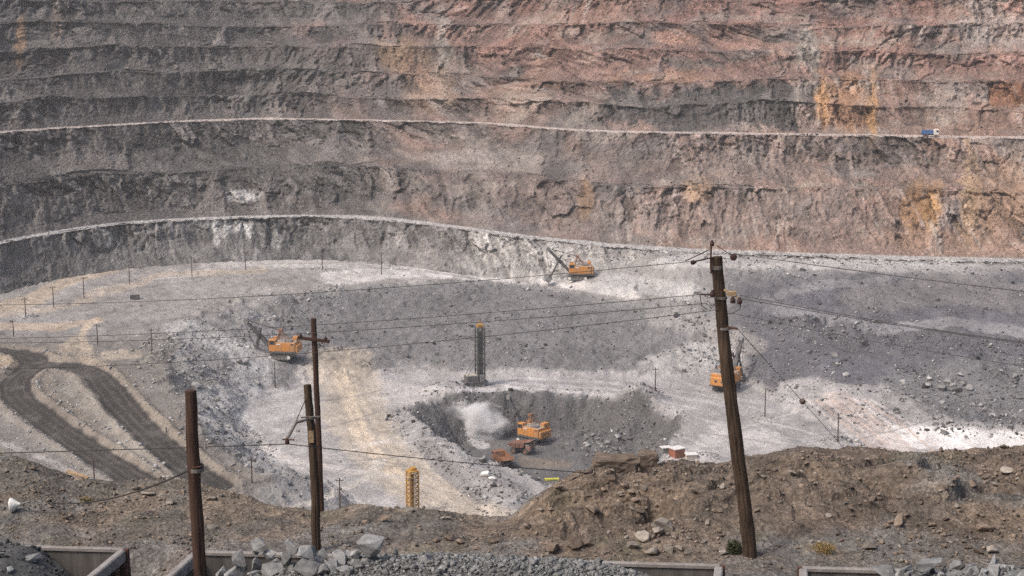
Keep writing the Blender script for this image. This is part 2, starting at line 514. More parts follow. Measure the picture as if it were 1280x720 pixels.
def build_wall():
    nc = 1040
    u = np.linspace(-.43, .43, nc)
    px = 640 + F * u * .99
    d1, d2, z1 = D1_of(px), D2_of(px), z1_of(px)
    zf = np.minimum(interp(px, [(520, 14.0), (620, 15), (860, 26.2), (1300, 26.2)]), z1 - .6)
    s = u * 690.0
    def ln(seed, sc, amp): return amp * fbm(s / sc, np.full_like(s, seed * 3.7), None, 3, seed)
    knots = []      # D, z, rock weight, rows, road id
    FACES = []
    def add(D, z, w, rows, rd=0, fid=-1): knots.append((np.broadcast_to(np.asarray(D, float), u.shape), np.broadcast_to(np.asarray(z, float), u.shape), w, rows, rd, fid))
    def face(D0, z0, Dc, zc, w=1.0, tal=.34, seed=0, rows=(12, 24)):
        """face from bench (D0,z0) up to crest (Dc,zc): a skirt of fallen rock below, steep rock above"""
        hh = zc - z0
        k = np.clip(tal + ln(seed + 50, 22, .22), .08, .72)
        run = Dc - D0
        FACES.append((np.broadcast_to(z0, u.shape), np.broadcast_to(zc, u.shape))); fi = len(FACES) - 1
        add(D0 + run * np.clip(k * 1.55, 0, .92), z0 + hh * k, w * .55, rows[0], 0, fi)
        add(Dc, zc, w, rows[1], 0, fi)
    Df = d1 - ROADW1 - (z1 - zf) * 1.15
    add(Df - 12, zf - 7, .2, 0)
    add(Df, zf, .5, 6)
    rw1 = ROADW1 + ln(61, 14, 2.6); rw2 = ROADW2 + ln(62, 14, 2.2)
    add(Df + (d1 - rw1 - Df) * .62, zf + (z1 - zf) * (.42 + ln(63, 20, .2)), .55, 10)
    add(d1 - rw1, z1, 1.0, 20)
    add(d1, z1 + .25, 0.0, 12, 1)
    # two lifts between the roads, a narrow bench between them
    zm = 48 + ln(3, 60, 2.0)
    run = d2 - ROADW2 - d1
    Dm = d1 + run * .42 + ln(4, 30, 3.0)
    face(d1 + .3, z1 + .3, Dm, zm, 1.0, .22, 5, (10, 34))
    bw = np.maximum(2.0, run * .13 + ln(6, 25, 3.0))
    add(Dm + bw, zm + .6 + np.maximum(0, ln(7, 20, 2.5)), .3, 14)
    face(Dm + bw, zm + .6, d2 - rw2, np.full_like(u, 66.0), 1.0, .38, 8, (14, 30))
    add(d2, 66.2, 0.0, 12, 2)
    # lifts above the upper road
    prevD, prevz = d2 + .2, np.full_like(u, 66.3)
    left = sstep(620, 380, px)
    for k, (dD, zc, wbench, wt) in enumerate([(8.0, 76.3, 5.0, left), (20.5, 86.5, 6.5, 1), (36.0, 97.3, 5.0, 1), (50.5, 108.6, 7.5, 1), (67.5, 119.6, 6.0, 1), (82.0, 131.5, 8.0, 1)]):
        zc = zc + ln(20 + k, 60, 2.4) + ln(25 + k, 9, .8)
        Dc = d2 + dD + ln(30 + k, 28, 4.5) + ln(35 + k, 8, 1.8)
        Dc = np.maximum(Dc, prevD + 2)
        bw = np.maximum(.5, (wbench * .8 + ln(40 + k, 30, 6.0)) * (wt if np.ndim(wt) else 1.0))
        face(prevD, prevz, Dc, zc, 1.0, .36, 60 + k, (10, 18))
        add(Dc + bw, zc + .4 + np.maximum(0, ln(45 + k, 18, 1.8)), .3, 12)
        prevD, prevz = Dc + bw, zc + .4
    add(prevD + 30, 133.0, .2, 12)
    add(prevD + 260, 140.0, .1, 10)
    # rows
    Ds, Zs, Ws, Rd, Fi = [knots[0][0]], [knots[0][1]], [knots[0][2]], [0], [-1]
    for (a, b) in zip(knots, knots[1:]):
        n = max(2, b[3])
        for j in range(1, n + 1):
            t = j / n
            Ds.append(a[0] + (b[0] - a[0]) * t); Zs.append(a[1] + (b[1] - a[1]) * t)
            fw = a[2] + (b[2] - a[2]) * t
            if b[2] > .9: fw = max(fw, min(1.0, .5 + t)) * (1 if j < n else .6)
            Ws.append(fw); Rd.append(b[4]); Fi.append(b[5])
    D = np.array(Ds); Z = np.array(Zs); W = np.array(Ws)[:, None] * np.ones_like(u)[None]; Rd = np.array(Rd)
    nr = len(D)
    seg = np.sqrt(np.diff(D, axis=0) ** 2 + np.diff(Z, axis=0) ** 2)
    T = np.concatenate([np.zeros((1, nc)), np.cumsum(seg, 0)], 0)
    S = np.broadcast_to(s, D.shape)
    Sk = S + T * .35 * (1 + .6 * vnoise(S / 80, T / 60, None, 3))         # joints lean
    wx = Sk + 2.5 * fbm(S / 11, T / 11, None, 3, 71); wy = T + 2.0 * fbm(S / 11, T / 11, None, 3, 72)
    f1, r1, e1 = facets(wx / 8.5, wy / 13.0, 5, 1.3, True)
    f2, r2, e2 = facets(wx / 3.1, wy / 6.5, 9, 1.4, True)
    rib = fbm(Sk / 1.6, T / 11, None, 3, 39)
    rock = sstep(-.30, .25, fbm(S / 34, T / 15, None, 3, 33))            # massive rock here, crumbled there
    dipn = .55 * vnoise(S / 120, T / 90, None, 35) + .25
    bed = vnoise((T + S * dipn) / 2.6, S / 60, None, 36) + .6 * vnoise((T + S * dipn) / 1.1, S / 40, None, 37)   # bedding
    bedm = sstep(.0, .4, fbm(S / 45, T / 25, None, 2, 38))
    f3, r3 = facets(wx / 1.5, wy / 2.0, 15, 1.2)
    rd = ridged(wx / 26, wy / 60, 4, 31)
    fb = fbm(S / 1.7, T / 1.7, None, 3, 44)
    disp = 1.8 * f1 + 1.3 * f2 + .6 * f3 + 2.0 * (rd - .3) + .26 * fb
    disp = disp * (.55 + .65 * rock) - 1.3 * sstep(.16, .0, e1) * rock - .75 * sstep(.2, .0, e2) * rock + .5 * bed * bedm + .9 * rib - 1.1
    # cones of scree below gullies in the faces
    Fi = np.array(Fi); scree = np.zeros_like(D)
    rs_ = random.Random(12)
    for fi, (z0_, zc_) in enumerate(FACES):
        rows_ = np.where(Fi == fi)[0]
        fr = (Z[rows_] - z0_) / np.maximum(zc_ - z0_, 1)
        hgt = float(np.mean(zc_ - z0_))
        for k in range(15):
            s0 = rs_.uniform(-290, 290); h_ = rs_.uniform(.4, 1.3); w_ = h_ * hgt * rs_.uniform(.2, .6)
            lat = np.abs(S[rows_] - s0 - .25 * (Z[rows_] - z0_) + 2.2 * fb[rows_] + 1.5 * rib[rows_]) / w_
            m_ = sstep(-.05, .35, (1 - lat) - fr / h_) * .8
            scree[rows_] = np.maximum(scree[rows_], m_)
    W = W * (1 - .82 * scree)
    disp = disp + 2.2 * scree / np.maximum(W, .15)
    Dd = D - disp * W
    Zd = Z + (f2 * .35 + f3 * .35 + fb * .3) * np.minimum(W, .7) + .12 * fb * (W < .02)
    # roads carry a low safety berm of dumped rock along the outer edge
    X = u[None] * Dd; Y = Dd
    V = np.stack([X, Y, Zd], -1).reshape(-1, 3)
    # ---- the rock's own colours
    PX, PY = proj(X, Y, Zd)
    nA = fbm(S / 38, T / 26, None, 5, 81); nB = fbm(S / 14, T / 11, None, 4, 82); nC = fbm(S / 4.5, T / 5, None, 4, 83)
    streak = fbm(Sk / 2.2, T / 17, None, 4, 84)
    pxn = PX + 110 * nA + 40 * nB + 90 * (r1 - .5) + 40 * (r2 - .5)
    C = np.empty(PX.shape + (3,), np.float32)
    def mix(col, m):
        m = np.clip(m, 0, 1)[..., None]
        C[:] = C * (1 - m) + np.array(col, np.float32) * m
    C[:] = np.array((.143, .134, .132), np.float32)
    mix((.212, .168, .155), sstep(330, 720, pxn))
    mix((.262, .188, .162), sstep(820, 1180, pxn))
    mix((.265, .158, .135), sstep(150, 60, PY + 40 * nB) * sstep(300, 640, pxn) * (.55 + .45 * sstep(-.3, .3, nB)))
    mix((.31, .205, .165), sstep(-.05, .35, nA + .4 * nB) * sstep(420, 700, pxn) * .6)
    mix((.15, .145, .145), sstep(.05, .40, fbm(S / 24, T / 15, None, 4, 91)) * .62)
    mix((.36, .325, .29), sstep(.12, .5, fbm(S / 17, T / 9, None, 4, 92)) * sstep(200, 800, pxn) * .5)
    def blob(cx, cy, rx, ry, col, k=1.0, soft=.6):
        d = np.sqrt(((PX + 10 * nB * rx / 14 + 6 * nC - cx) / rx) ** 2 + ((PY + 5 * nC - cy) / ry) ** 2)
        d = d + .55 * (r1 - .5) + .35 * (r2 - .5)
        mix(col, sstep(1 + soft * .7, 1 - soft * .5, d) * k)
    blob(900, 133, 124, 28, (.105, .10, .10), .92, .22)
    blob(490, 118, 42, 22, (.13, .125, .125), .7)
    blob(860, 80, 34, 9, (.12, .115, .11), .7); blob(975, 42, 32, 9, (.13, .125, .12), .7)
    blob(690, 190, 14, 24, (.12, .115, .115), .6); blob(120, 25, 110, 10, (.12, .115, .112), .6)
    blob(180, 210, 170, 30, (.145, .14, .137), .45); blob(100, 105, 160, 22, (.125, .12, .117), .45)
    blob(60, 330, 80, 22, (.12, .117, .115), .7)
    blob(1060, 132, 34, 32, (.37, .215, .135), .85, .6); blob(1090, 130, 6, 36, (.52, .31, .16), .9, .8); blob(1030, 128, 8, 30, (.46, .27, .14), .85, .8)
    blob(1140, 262, 15, 36, (.43, .25, .13), .8, .8); blob(1170, 265, 10, 32, (.46, .27, .12), .85, .8); blob(1212, 245, 10, 52, (.54, .39, .25), .85, .8); blob(1252, 245, 45, 50, (.38, .255, .18), .75, .8)
    blob(1262, 118, 26, 12, (.40, .20, .12), .8); blob(1195, 300, 110, 16, (.36, .25, .19), .6)
    blob(553, 70, 9, 66, (.38, .34, .31), .75); blob(497, 70, 30, 20, (.38, .26, .17), .6); blob(540, 110, 34, 30, (.36, .25, .18), .5)
    blob(25, 45, 6, 28, (.40, .26, .16), .7); blob(70, 30, 8, 34, (.26, .2, .16), .5)
    blob(838, 46, 26, 8, (.46, .29, .23), .8); blob(735, 72, 16, 7, (.42, .31, .26), .7); blob(830, 95, 60, 8, (.36, .22, .16), .6)
    blob(605, 200, 62, 14, (.34, .30, .28), .7); blob(1250, 32, 50, 26, (.40, .36, .34), .6); blob(1010, 60, 14, 30, (.36, .34, .31), .7)
    blob(1180, 125, 30, 30, (.37, .33, .30), .5); blob(880, 265, 200, 30, (.28, .24, .225), .45); blob(870, 240, 14, 18, (.46, .31, .2), .6)
    blob(730, 245, 9, 22, (.46, .30, .19), .6); blob(960, 205, 280, 22, (.20, .18, .17), .35)
    mix((.36, .305, .285), sstep(.18, .5, streak) * W * sstep(350, 700, PX) * sstep(-.1, .4, nA + .3 * nB) * .6)
    mix((.30, .285, .275), sstep(.2, .5, streak) * W * sstep(-.05, .4, nB) * .4)
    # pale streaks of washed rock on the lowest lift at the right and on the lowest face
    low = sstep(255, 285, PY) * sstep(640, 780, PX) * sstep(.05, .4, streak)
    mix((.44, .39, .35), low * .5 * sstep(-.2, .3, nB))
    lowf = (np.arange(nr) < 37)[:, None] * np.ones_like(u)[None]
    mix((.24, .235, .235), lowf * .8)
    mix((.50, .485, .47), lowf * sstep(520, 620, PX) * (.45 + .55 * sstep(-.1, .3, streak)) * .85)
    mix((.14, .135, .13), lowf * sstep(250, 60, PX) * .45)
    for (cx, cy, rx, ry) in ((272, 292, 5, 14), (281, 288, 3, 12), (312, 290, 5, 11), (300, 283, 18, 6), (310, 246, 16, 7), (345, 300, 5, 8), (135, 300, 3, 8)):
        blob(cx, cy, rx, ry, (.72, .71, .70), .75)
    # each broken block has its own tone; dust settles on whatever lies flat
    tone = (.72 + .10 * sstep(300, 900, PX)) + (.50 * (r2 - .5) + .30 * (r3 - .5) + .50 * (r1 - .5)) * np.minimum(1, W + .15) * (.5 + .6 * rock) + .26 * nC + .22 * streak * W + .16 * bed * bedm * W
    C *= np.clip(tone, .45, 1.7)[..., None]
    flat = (W < .42) & (Rd[:, None] == 0)
    C *= (1 + .08 * flat * sstep(-.2, .4, nB + .2))[..., None]
    C[:] = C * (1 - .55 * scree[..., None]) + (C * .4 + np.array((.20, .175, .162), np.float32) * .85 + .02) * .55 * scree[..., None] * (1 + .2 * nC[..., None])
    roadm = (Rd > 0)[:, None] & np.ones_like(u, bool)[None]
    mix((.50, .435, .41), roadm * (.8 + .2 * nC) * 1.0 * sstep(-60, 60, PX + 80))
    mix((.40, .39, .385), (Rd == 1)[:, None] * np.ones_like(u)[None])
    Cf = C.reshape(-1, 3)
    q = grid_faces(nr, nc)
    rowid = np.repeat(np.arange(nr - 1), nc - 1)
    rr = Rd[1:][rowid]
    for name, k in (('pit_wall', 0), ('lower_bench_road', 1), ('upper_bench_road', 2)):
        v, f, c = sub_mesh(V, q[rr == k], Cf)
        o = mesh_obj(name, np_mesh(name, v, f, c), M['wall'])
        o['kind'] = 'structure'
        if k: o['label'] = 'pale dusty haul road cut along the ' + ('lower' if k == 1 else 'upper') + ' bench of the pit wall'
        else: o['label'] = 'stepped grey and red brown rock wall of the open pit'
    return D, Z, u, W, Zd, Dd, Rd, C

WALL = build_wall()

# ================================================================== PIT FLOOR
def wpoly(pts): return [tuple(unproj(*p)) for p in pts]
# back bench and the left plateau with the haul roads
POLY_A = wpoly([(-900, 640, 9), (-200, 660, 9), (180, 640, 9), (330, 612, 8), (300, 585, 9), (262, 545, 11), (232, 510, 12), (208, 478, 13.5), (200, 452, 14.5), (215, 420, 15), (250, 395, 15),
                (310, 377, 15), (400, 364, 15), (520, 352, 15), (640, 349, 15), (700, 360, 15), (780, 375, 15), (850, 384, 15), (900, 350, 15)]) + [(110, 760), (-420, 760)]
POLY_B = wpoly([(800, 316, 27), (850, 326, 27), (1000, 331, 27), (1280, 338, 27), (1700, 352, 27)]) + [(420, 760), (60, 760)]
POLY_C = wpoly([(835, 396, 12), (900, 395, 13), (960, 402, 14), (1000, 408, 14), (1100, 421, 14), (1190, 415, 14.5), (1280, 428, 13.5), (1500, 440, 13.5)]) + [(420, 640), (70, 640)]
POLY_H = wpoly([(505, 512, 0), (560, 494, 0), (640, 488, 0), (740, 490, 0), (800, 499, 0), (848, 515, 0), (852, 532, 0), (830, 560, 0), (815, 600, 0), (800, 660, 0),
                (700, 660, 0), (692, 612, 0), (640, 584, 0), (590, 578, 0), (548, 548, 0), (515, 528, 0)])
HOLE_Z = -12.0
BERM = [tuple(unproj(*p)) for p in ((512, 520, 0), (548, 560, 0), (590, 598, 0), (640, 640, 0))]
DUMP = [tuple(unproj(*p)) for p in ((1170, 470, 3), (1215, 480, 3), (1290, 500, 3))]
# loose heaps: px, py, z level, radius, height
HEAPS = [(885, 466, 0, 7, 2.6), (1003, 466, 0, 8, 3.0), (1062, 464, 1, 9, 3.2), (956, 523, 0, 4, 1.1), (1047, 553, 0, 5, 1.3), (403, 338, 15, 5, 1.2), (867, 410, 8, 9, 4.0), (880, 572, 0, 5, 1.6),
         (726, 552, -12, 9, 3.0), (770, 556, -12, 10, 4.0), (800, 545, -12, 9, 5.0), (560, 528, -10, 9, 3.5), (586, 548, -12, 8, 2.0), (1200, 486, 2, 14, 3.5), (170, 352, 15, 4, .8), (32, 396, 15, 4, .9),
         (250, 505, 0, 8, 2.5), (225, 470, 8, 8, 2.0), (655, 330, 15, 10, 2.5), (790, 338, 15, 14, 5.0), (640, 338, 15, 6, 1.5)]

ROADS = [  # photo positions of the dark, watered haul roads on the left plateau
    [(-260, 456), (-80, 440), (-20, 438), (20, 441), (42, 449), (38, 460), (20, 474), (22, 494), (50, 519), (92, 549), (140, 580), (190, 612), (240, 650)],
    [(40, 455), (92, 458), (118, 467), (136, 487), (162, 517), (196, 550), (228, 577), (270, 612)]]
def _plateau(y): return 15 - 6 * sstep(470, 360, y)
def _road_world(r):
    w = []
    for px, py in r:
        z = 13.0
        for _ in range(4): z = float(_plateau(unproj(px, py, z)[1]))
        w.append(unproj(px, py, z))
    w = [w[0]] + w + [w[-1]]
    out = []
    for i in range(1, len(w) - 2):      # Catmull-Rom
        for t in np.linspace(0, 1, 5, endpoint=False):
            a, b, c, d = w[i - 1], w[i], w[i + 1], w[i + 2]
            out.append(.5 * (2 * b + (c - a) * t + (2 * a - 5 * b + 4 * c - d) * t * t + (3 * b - a - 3 * c + d) * t ** 3))
    out.append(w[-2]); return [tuple(p) for p in out]
ROADS_W = [_road_world(r) for r in ROADS]
ROAD_HW = 4.1
def road_dist(x, y):
    return np.minimum(line_d(x, y, ROADS_W[0]), line_d(x, y, ROADS_W[1]))

def pit_z(x, y, fine=True):
    x = np.asarray(x, np.float32); y = np.asarray(y, np.float32)
    n1 = fbm(x / 17, y / 17, None, 3, 201); n2 = fbm(x / 17, y / 17, None, 3, 202); n3 = fbm(x / 5, y / 5, None, 3, 203); n4 = fbm(x / 5, y / 5, None, 3, 204)
    qx, qy = x + 3.5 * n1 + 1.4 * n3, y + 3.5 * n2 + 1.4 * n4
    z = .5 * fbm(x / 30, y / 30, None, 3, 205)
    sdA = poly_sd(qx, qy, POLY_A)
    zA = 15 - 6 * sstep(470, 360, y) * sstep(-40, -70, x) + np.minimum(.33 * np.maximum(0, -sdA), interp(x, [(5, 0), (25, 3.2), (50, 6.5), (90, 10)]))
    sA = interp(x, [(-120, .32), (-80, .30), (-45, .22), (-20, .18), (0, .18), (20, .22), (40, .31), (60, .36)])
    kk = sstep(450, 505, y); sA = sA * kk + .62 * (1 - kk)
    a = zA - sA * np.maximum(0, sdA)
    z = np.maximum(z, a) + .6 * np.exp(-((z - a) / 1.5) ** 2) * 0
    if fine:
        rdd = road_dist(x, y) + .7 * n3
    sdB = poly_sd(qx, qy, POLY_B)
    z = np.maximum(z, 26.6 - interp(x, [(35, .9), (60, .55), (80, .27), (95, .205)]) * np.maximum(0, sdB) - .25 * np.clip(-sdB, 0, 3) * 0)
    sdC = poly_sd(qx, qy, POLY_C)
    sC = interp(x, [(50, .45), (78, .6), (88, 1.25), (120, 1.1), (134, .45), (165, .36)])
    cz = interp(x, [(45, 12), (60, 13), (85, 14), (160, 13.5)])
    z = np.maximum(z, cz - sC * np.maximum(0, sdC))
    sdH = poly_sd(qx, qy, POLY_H)
    sH = interp(y, [(440, .9), (470, 1.5)]) * interp(x, [(-22, .45), (-5, 1.0)])
    z = np.where(sdH < 0, np.maximum(HOLE_Z + .25 * n3, z + sH * sdH), z)
    d = line_d(qx, qy, BERM); z = z + 2.2 * np.exp(-(d / 6.5) ** 2) * (sdH > -4)
    for (hx, hy, hz, r, h) in HEAPS:
        c = unproj(hx, hy, hz)
        dd = np.sqrt((x - c[0]) ** 2 + (y - c[1]) ** 2) / r
        z = z + h * np.clip(1 - dd * (1 + .25 * n3), 0, 1) ** 1.1
    if fine:
        slope = (sdA > 0) * (a > .5) + (sdC > 0) * (cz - sC * sdC > .5) + (sdB > 0) * (z > 14.5) * .6
        rough = np.clip(.16 + .30 * slope + .55 * ((sdH < 1) & (z > HOLE_Z + 1)), 0, .7)
        f1, _ = facets((x + 1.2 * n3) / 3.2, (y + 1.2 * n4) / 4.0, 231, 1.2)
        z = z + rough * (1.0 * f1 * 1.1 + .7 * fbm(x / 2.1, y / 2.6, None, 3, 232)) + .10 * fbm(x / 7, y / 7, None, 2, 233)
        # rocky outcrops on the scarps
        f2, _ = facets((qx) / 6.5, (qy) / 7.5, 241, 1.6)
        st = np.clip((np.minimum(1, np.abs(np.where((sdC > 0) & (sdC < 16), 1, 0))) * sstep(78, 92, x) * sstep(135, 125, x)) + ((sdA > -3) & (sdA < 15)) * sstep(-58, -70, x), 0, 1)
        z = z + st * .8 * f2
        k = sstep(ROAD_HW + 2, ROAD_HW, rdd)
        z = z * (1 - k) + (a - .35 + .06 * n1) * k + (1.0 + .5 * n2) * np.exp(-((rdd - ROAD_HW - 1.7) / 1.2) ** 2)
    return z

def cast(px, py, zf, y0=330., y1=720.):
    """where the sight line through a photo pixel meets the pit ground"""
    a, b = (px - 640.0) / F, (360.0 - py) / F
    dy, dz = cp + b * sp, -sp + b * cp
    Y = np.linspace(y0, y1, 1600); t = Y / dy
    g = zf(a * t, Y)
    k = np.argmax(CAMZ + dz * t < g)
    return Vector((float(a * t[k]), float(Y[k]), float(g[k])))

def build_floor():
    ys = [150.0]
    while ys[-1] < 330: ys.append(ys[-1] * 1.02)
    while ys[-1] < 700: ys.append(ys[-1] + .60 + .15 * (ys[-1] > 600))
    ys = np.array(ys); nr = len(ys)
    nc = 760
    u = np.linspace(-.42, .42, nc)
    u = np.sign(u) * .42 * (.80 * np.abs(u / .42) + .20 * np.abs(u / .42) ** 3)
    X = u[None] * ys[:, None]; Y = np.broadcast_to(ys[:, None], X.shape)
    Z = pit_z(X, Y)
    px = 640 + F * u * .99
    # keep below the wall behind its foot
    d1 = D1_of(px); foot = d1 - ROADW1 - (z1_of(px) - np.minimum(interp(px, [(520, 14.0), (620, 15), (860, 26.2), (1300, 26.2)]), z1_of(px) - .6)) * 1.15
    Z = Z - np.maximum(0, Y - foot[None] - 1.0) * .8
    Z = np.maximum(Z, -20)
    PX, PY = proj(X, Y, Z)
    n1 = fbm(X / 20, Y / 26, None, 4, 301); n2 = fbm(X / 6, Y / 9, None, 4, 302); n3 = fbm(X / 2, Y / 3, None, 3, 303)
    QX, QY = PX + 10 * n1 + 3.5 * n2, (PY + 4 * n1 + 1.6 * n2)
    RX, RY = PX + 2.5 * n1 + 1.4 * n2, PY + 1.0 * n1 + .6 * n2
    C = np.empty(X.shape + (3,), np.float32)
    def mix(col, m):
        m = np.clip(m, 0, 1)[..., None]
        C[:] = C * (1 - m) + np.array(col, np.float32) * m
    KY = 2.2
    def stroke(pts, hw, col, k=1.0, soft=.5, tight=False):
        a, b = (RX, RY) if tight else (QX, QY)
        d = line_d(a, b * KY, [(p[0], p[1] * KY) for p in pts])
        m = sstep(hw * (1 + soft), hw * (1 - soft), d)
        if not tight: m = sstep(.18, .85, m + (.34 * n2 + .26 * n3) * (m > .03))
        m = m * k
        mix(col, m); return d
    C[:] = np.array((.26, .255, .257), np.float32)
    sdA = poly_sd(X, Y, POLY_A); sdC = poly_sd(X, Y, POLY_C); sdH = poly_sd(X, Y, POLY_H); sdB = poly_sd(X, Y, POLY_B)
    # main floor: pale rock flour
    fl = (sdA > 0) & (sdC > 0) & (sdH > 0) & (Z < 2.5)
    mix((.345, .335, .335), fl * .9)
    # back bench
    mix((.29, .277, .268), (sdA < 0) * sstep(430, 380, PY) * .8)
    mix((.175, .162, .148), (sdA < 3) * (X < -40) * sstep(395, 445, PY) * .9)
    stroke([(420, 348), (520, 338), (600, 338), (660, 348)], 20, (.58, .56, .545), .75)
    stroke([(540, 340), (640, 346), (700, 352), (790, 368)], 14, (.56, .54, .53), .8)
    stroke([(260, 332), (380, 331), (480, 330), (560, 334)], 12, (.44, .425, .415), .7)
    stroke([(760, 352), (840, 362), (900, 372), (1000, 388)], 22, (.46, .455, .455), .6)
    stroke([(830, 330), (900, 325), (1000, 329), (1280, 338)], 18, (.47, .46, .455), .75)
    # dark dumped slope in the middle
    ds = (sdA > -2) & (X > -88) & (Z > .8)
    mix((.150, .149, .155), sstep(-2, 8, sdA) * sstep(.6, 1.6, Z) * sstep(-95, -70, X) * sstep(60, 45, X) * sstep(430, 470, Y) * (.85 + .25 * n1))
    mix((.185, .18, .175), sstep(-3, 3, sdA) * sstep(1, 3, Z) * sstep(-50, -60, X) * sstep(470, 450, Y) * .9)
    stroke([(230, 410), (300, 440), (330, 455)], 26, (.42, .42, .42), .6)
    stroke([(320, 470), (270, 500), (290, 540), (340, 580)], 28, (.40, .40, .405), .6)
    # right slopes: bluish ore
    rs = sstep(60, 80, X) * sstep(.8, 3, Z) * sstep(560, 535, Y)
    mix((.112, .112, .128), rs * .95)
    strip = sstep(-9, -6.5, sdC + 1.5 * n2) * sstep(1.5, -.5, sdC + 1.5 * n2) * sstep(78, 92, X)
    mix((.118, .118, .13), sstep(-.5, 1.5, sdC) * sstep(24, 18, sdC) * sstep(70, 90, X) * sstep(1.2, 3.0, Z) * .92)
    mix((.34, .335, .35), strip * .5)
    stroke([(1150, 500), (1230, 480), (1290, 500)], 70, (.165, .165, .17), .8)
    stroke([(960, 372), (1060, 352), (1100, 350)], 12, (.30, .295, .30), .4)
    stroke([(1090, 375), (1180, 360), (1270, 372)], 40, (.215, .205, .2), .5)
    stroke([(840, 400), (880, 410), (930, 430)], 26, (.30, .285, .275), .6)
    # white floor at the right, dust round the far shovel
    stroke([(1000, 490), (1090, 500), (1180, 540), (1300, 550)], 34, (.42, .408, .405), .6)
    stroke([(1130, 548), (1300, 552)], 30, (.72, .70, .69), .9)
    stroke([(960, 555), (900, 548), (870, 575)], 30, (.47, .45, .45), .7)
    stroke([(820, 455), (870, 440), (905, 450)], 26, (.46, .45, .445), .6)
    stroke([(780, 475), (880, 500), (960, 505)], 26, (.35, .34, .345), .6)
    # drill terrace
    stroke([(480, 474), (600, 476), (700, 473), (800, 478)], 26, (.36, .35, .355), .85)
    stroke([(520, 484), (600, 489), (700, 487), (790, 498)], 9, (.52, .51, .52), .65)
    stroke([(400, 470), (480, 490), (540, 500)], 34, (.47, .445, .43), .6)
    stroke([(280, 500), (330, 520), (370, 500)], 40, (.46, .455, .455), .5)
    # sand-coloured haulage on the main floor
    d = stroke([(425, 452), (436, 480), (446, 520), (470, 560), (510, 600), (560, 630), (640, 660)], 40, (.45, .39, .32), .66)
    stroke([(430, 470), (450, 540), (500, 600)], 9, (.56, .47, .37), .8)
    for k in range(7):
        o_ = -30 + 10 * k
        stroke([(425 + o_ * .5, 452), (440 + o_ * .6, 500), (470 + o_ * .9, 560), (512 + o_ * 1.1, 600), (590 + o_ * 1.6, 640)], 2.2, (.50, .43, .345) if k % 2 else (.34, .30, .25), .45, tight=True)
    stroke([(300, 540), (360, 575), (440, 590), (520, 600)], 8, (.46, .43, .40), .6)
    stroke([(250, 520), (310, 545), (400, 600), (470, 640)], 5, (.50, .48, .46), .7)
    stroke([(330, 640), (400, 625), (450, 600), (480, 575)], 6, (.50, .47, .43), .7)
    for k in range(9):
        stroke([(1010 + 10 * k, 500), (1050 + 12 * k, 535), (1095 + 12 * k, 575)], 2.0, (.52, .40, .34) if k % 2 else (.62, .57, .55), .65, tight=True)
    stroke([(1050, 500), (1085, 530), (1125, 570)], 20, (.50, .42, .385), .45)
    for k in range(6):
        stroke([(860 + 4 * k, 478 + 9 * k), (940, 490 + 8 * k), (1060, 500 + 12 * k)], 1.8, (.27, .26, .26), .55, tight=True)
        stroke([(640, 470 + 3 * k), (760, 474 + 4 * k), (900, 500 + 6 * k)], 1.8, (.50, .49, .49) if k % 2 else (.26, .25, .255), .5, tight=True)
    rt = random.Random(5)
    for k in range(34):      # stray wheel marks over the floor
        x0, y0 = rt.uniform(300, 480), rt.uniform(455, 600)
        if k % 2: x0, y0 = rt.uniform(830, 1180), rt.uniform(480, 560)
        if k % 5 == 0: x0, y0 = rt.uniform(150, 620), rt.uniform(322, 350)
        a_ = rt.uniform(-.5, .9) if k % 5 else rt.uniform(-.1, .06); l_ = rt.uniform(60, 160); c_ = rt.uniform(-.5, .5)
        pts = [(x0 + l_ * t, y0 + l_ * t * math.sin(a_) * .55 + c_ * l_ * .3 * t * t) for t in np.linspace(0, 1, 5)]
        stroke(pts, 1.7, (.235, .225, .22) if k % 3 else (.52, .505, .495), .6, tight=True)
    # hole
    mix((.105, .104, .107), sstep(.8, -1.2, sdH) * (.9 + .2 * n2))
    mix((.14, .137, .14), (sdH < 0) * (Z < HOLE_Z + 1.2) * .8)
    stroke([(655, 577), (700, 580)], 12, (.23, .19, .15), .6)
    stroke([(598, 512), (590, 540), (602, 556)], 11, (.50, .49, .50), .7)
    stroke([(575, 505), (595, 520)], 12, (.42, .415, .42), .6)
    stroke([(560, 585), (620, 610), (680, 620)], 20, (.29, .275, .27), .6)
    stroke([(530, 555), (560, 590), (600, 625)], 13, (.20, .19, .19), .7)
    # left plateau: sandy edges, then the dark wet roads
    stroke([(-50, 395), (40, 375), (90, 348), (150, 330), (240, 322)], 16, (.43, .36, .285), .75)
    stroke([(-40, 398), (60, 388), (130, 365), (200, 345), (330, 338)], 8, (.46, .39, .32), .55)
    stroke([(0, 408), (70, 410), (120, 400)], 9, (.45, .36, .28), .65)
    stroke([(105, 420), (118, 395)], 5, (.50, .41, .31), .7); stroke([(85, 440), (100, 425), (110, 450)], 12, (.44, .37, .29), .6)
    stroke([(100, 345), (125, 333), (170, 325)], 3, (.52, .45, .37), .7); stroke([(140, 445), (170, 443)], 12, (.44, .38, .31), .6)
    dr = road_dist(X, Y) + .7 * n2
    mix((.24, .20, .165), sstep(12, 6, dr + 3 * n1) * .4)
    stroke([(60, 440), (100, 447), (130, 458), (150, 485), (185, 520), (225, 560), (262, 590)], 20, (.26, .22, .18), .3)
    stroke([(58, 470), (55, 487), (80, 505), (130, 545), (190, 590)], 9, (.27, .23, .19), .3)
    stroke([(84, 477), (115, 510), (150, 545), (200, 585)], 14, (.27, .25, .225), .6)
    stroke([(-60, 520), (30, 545), (90, 580), (120, 600)], 44, (.225, .21, .198), .7)
    stroke([(-60, 530), (60, 575), (110, 600)], 6, (.40, .38, .365), .6)
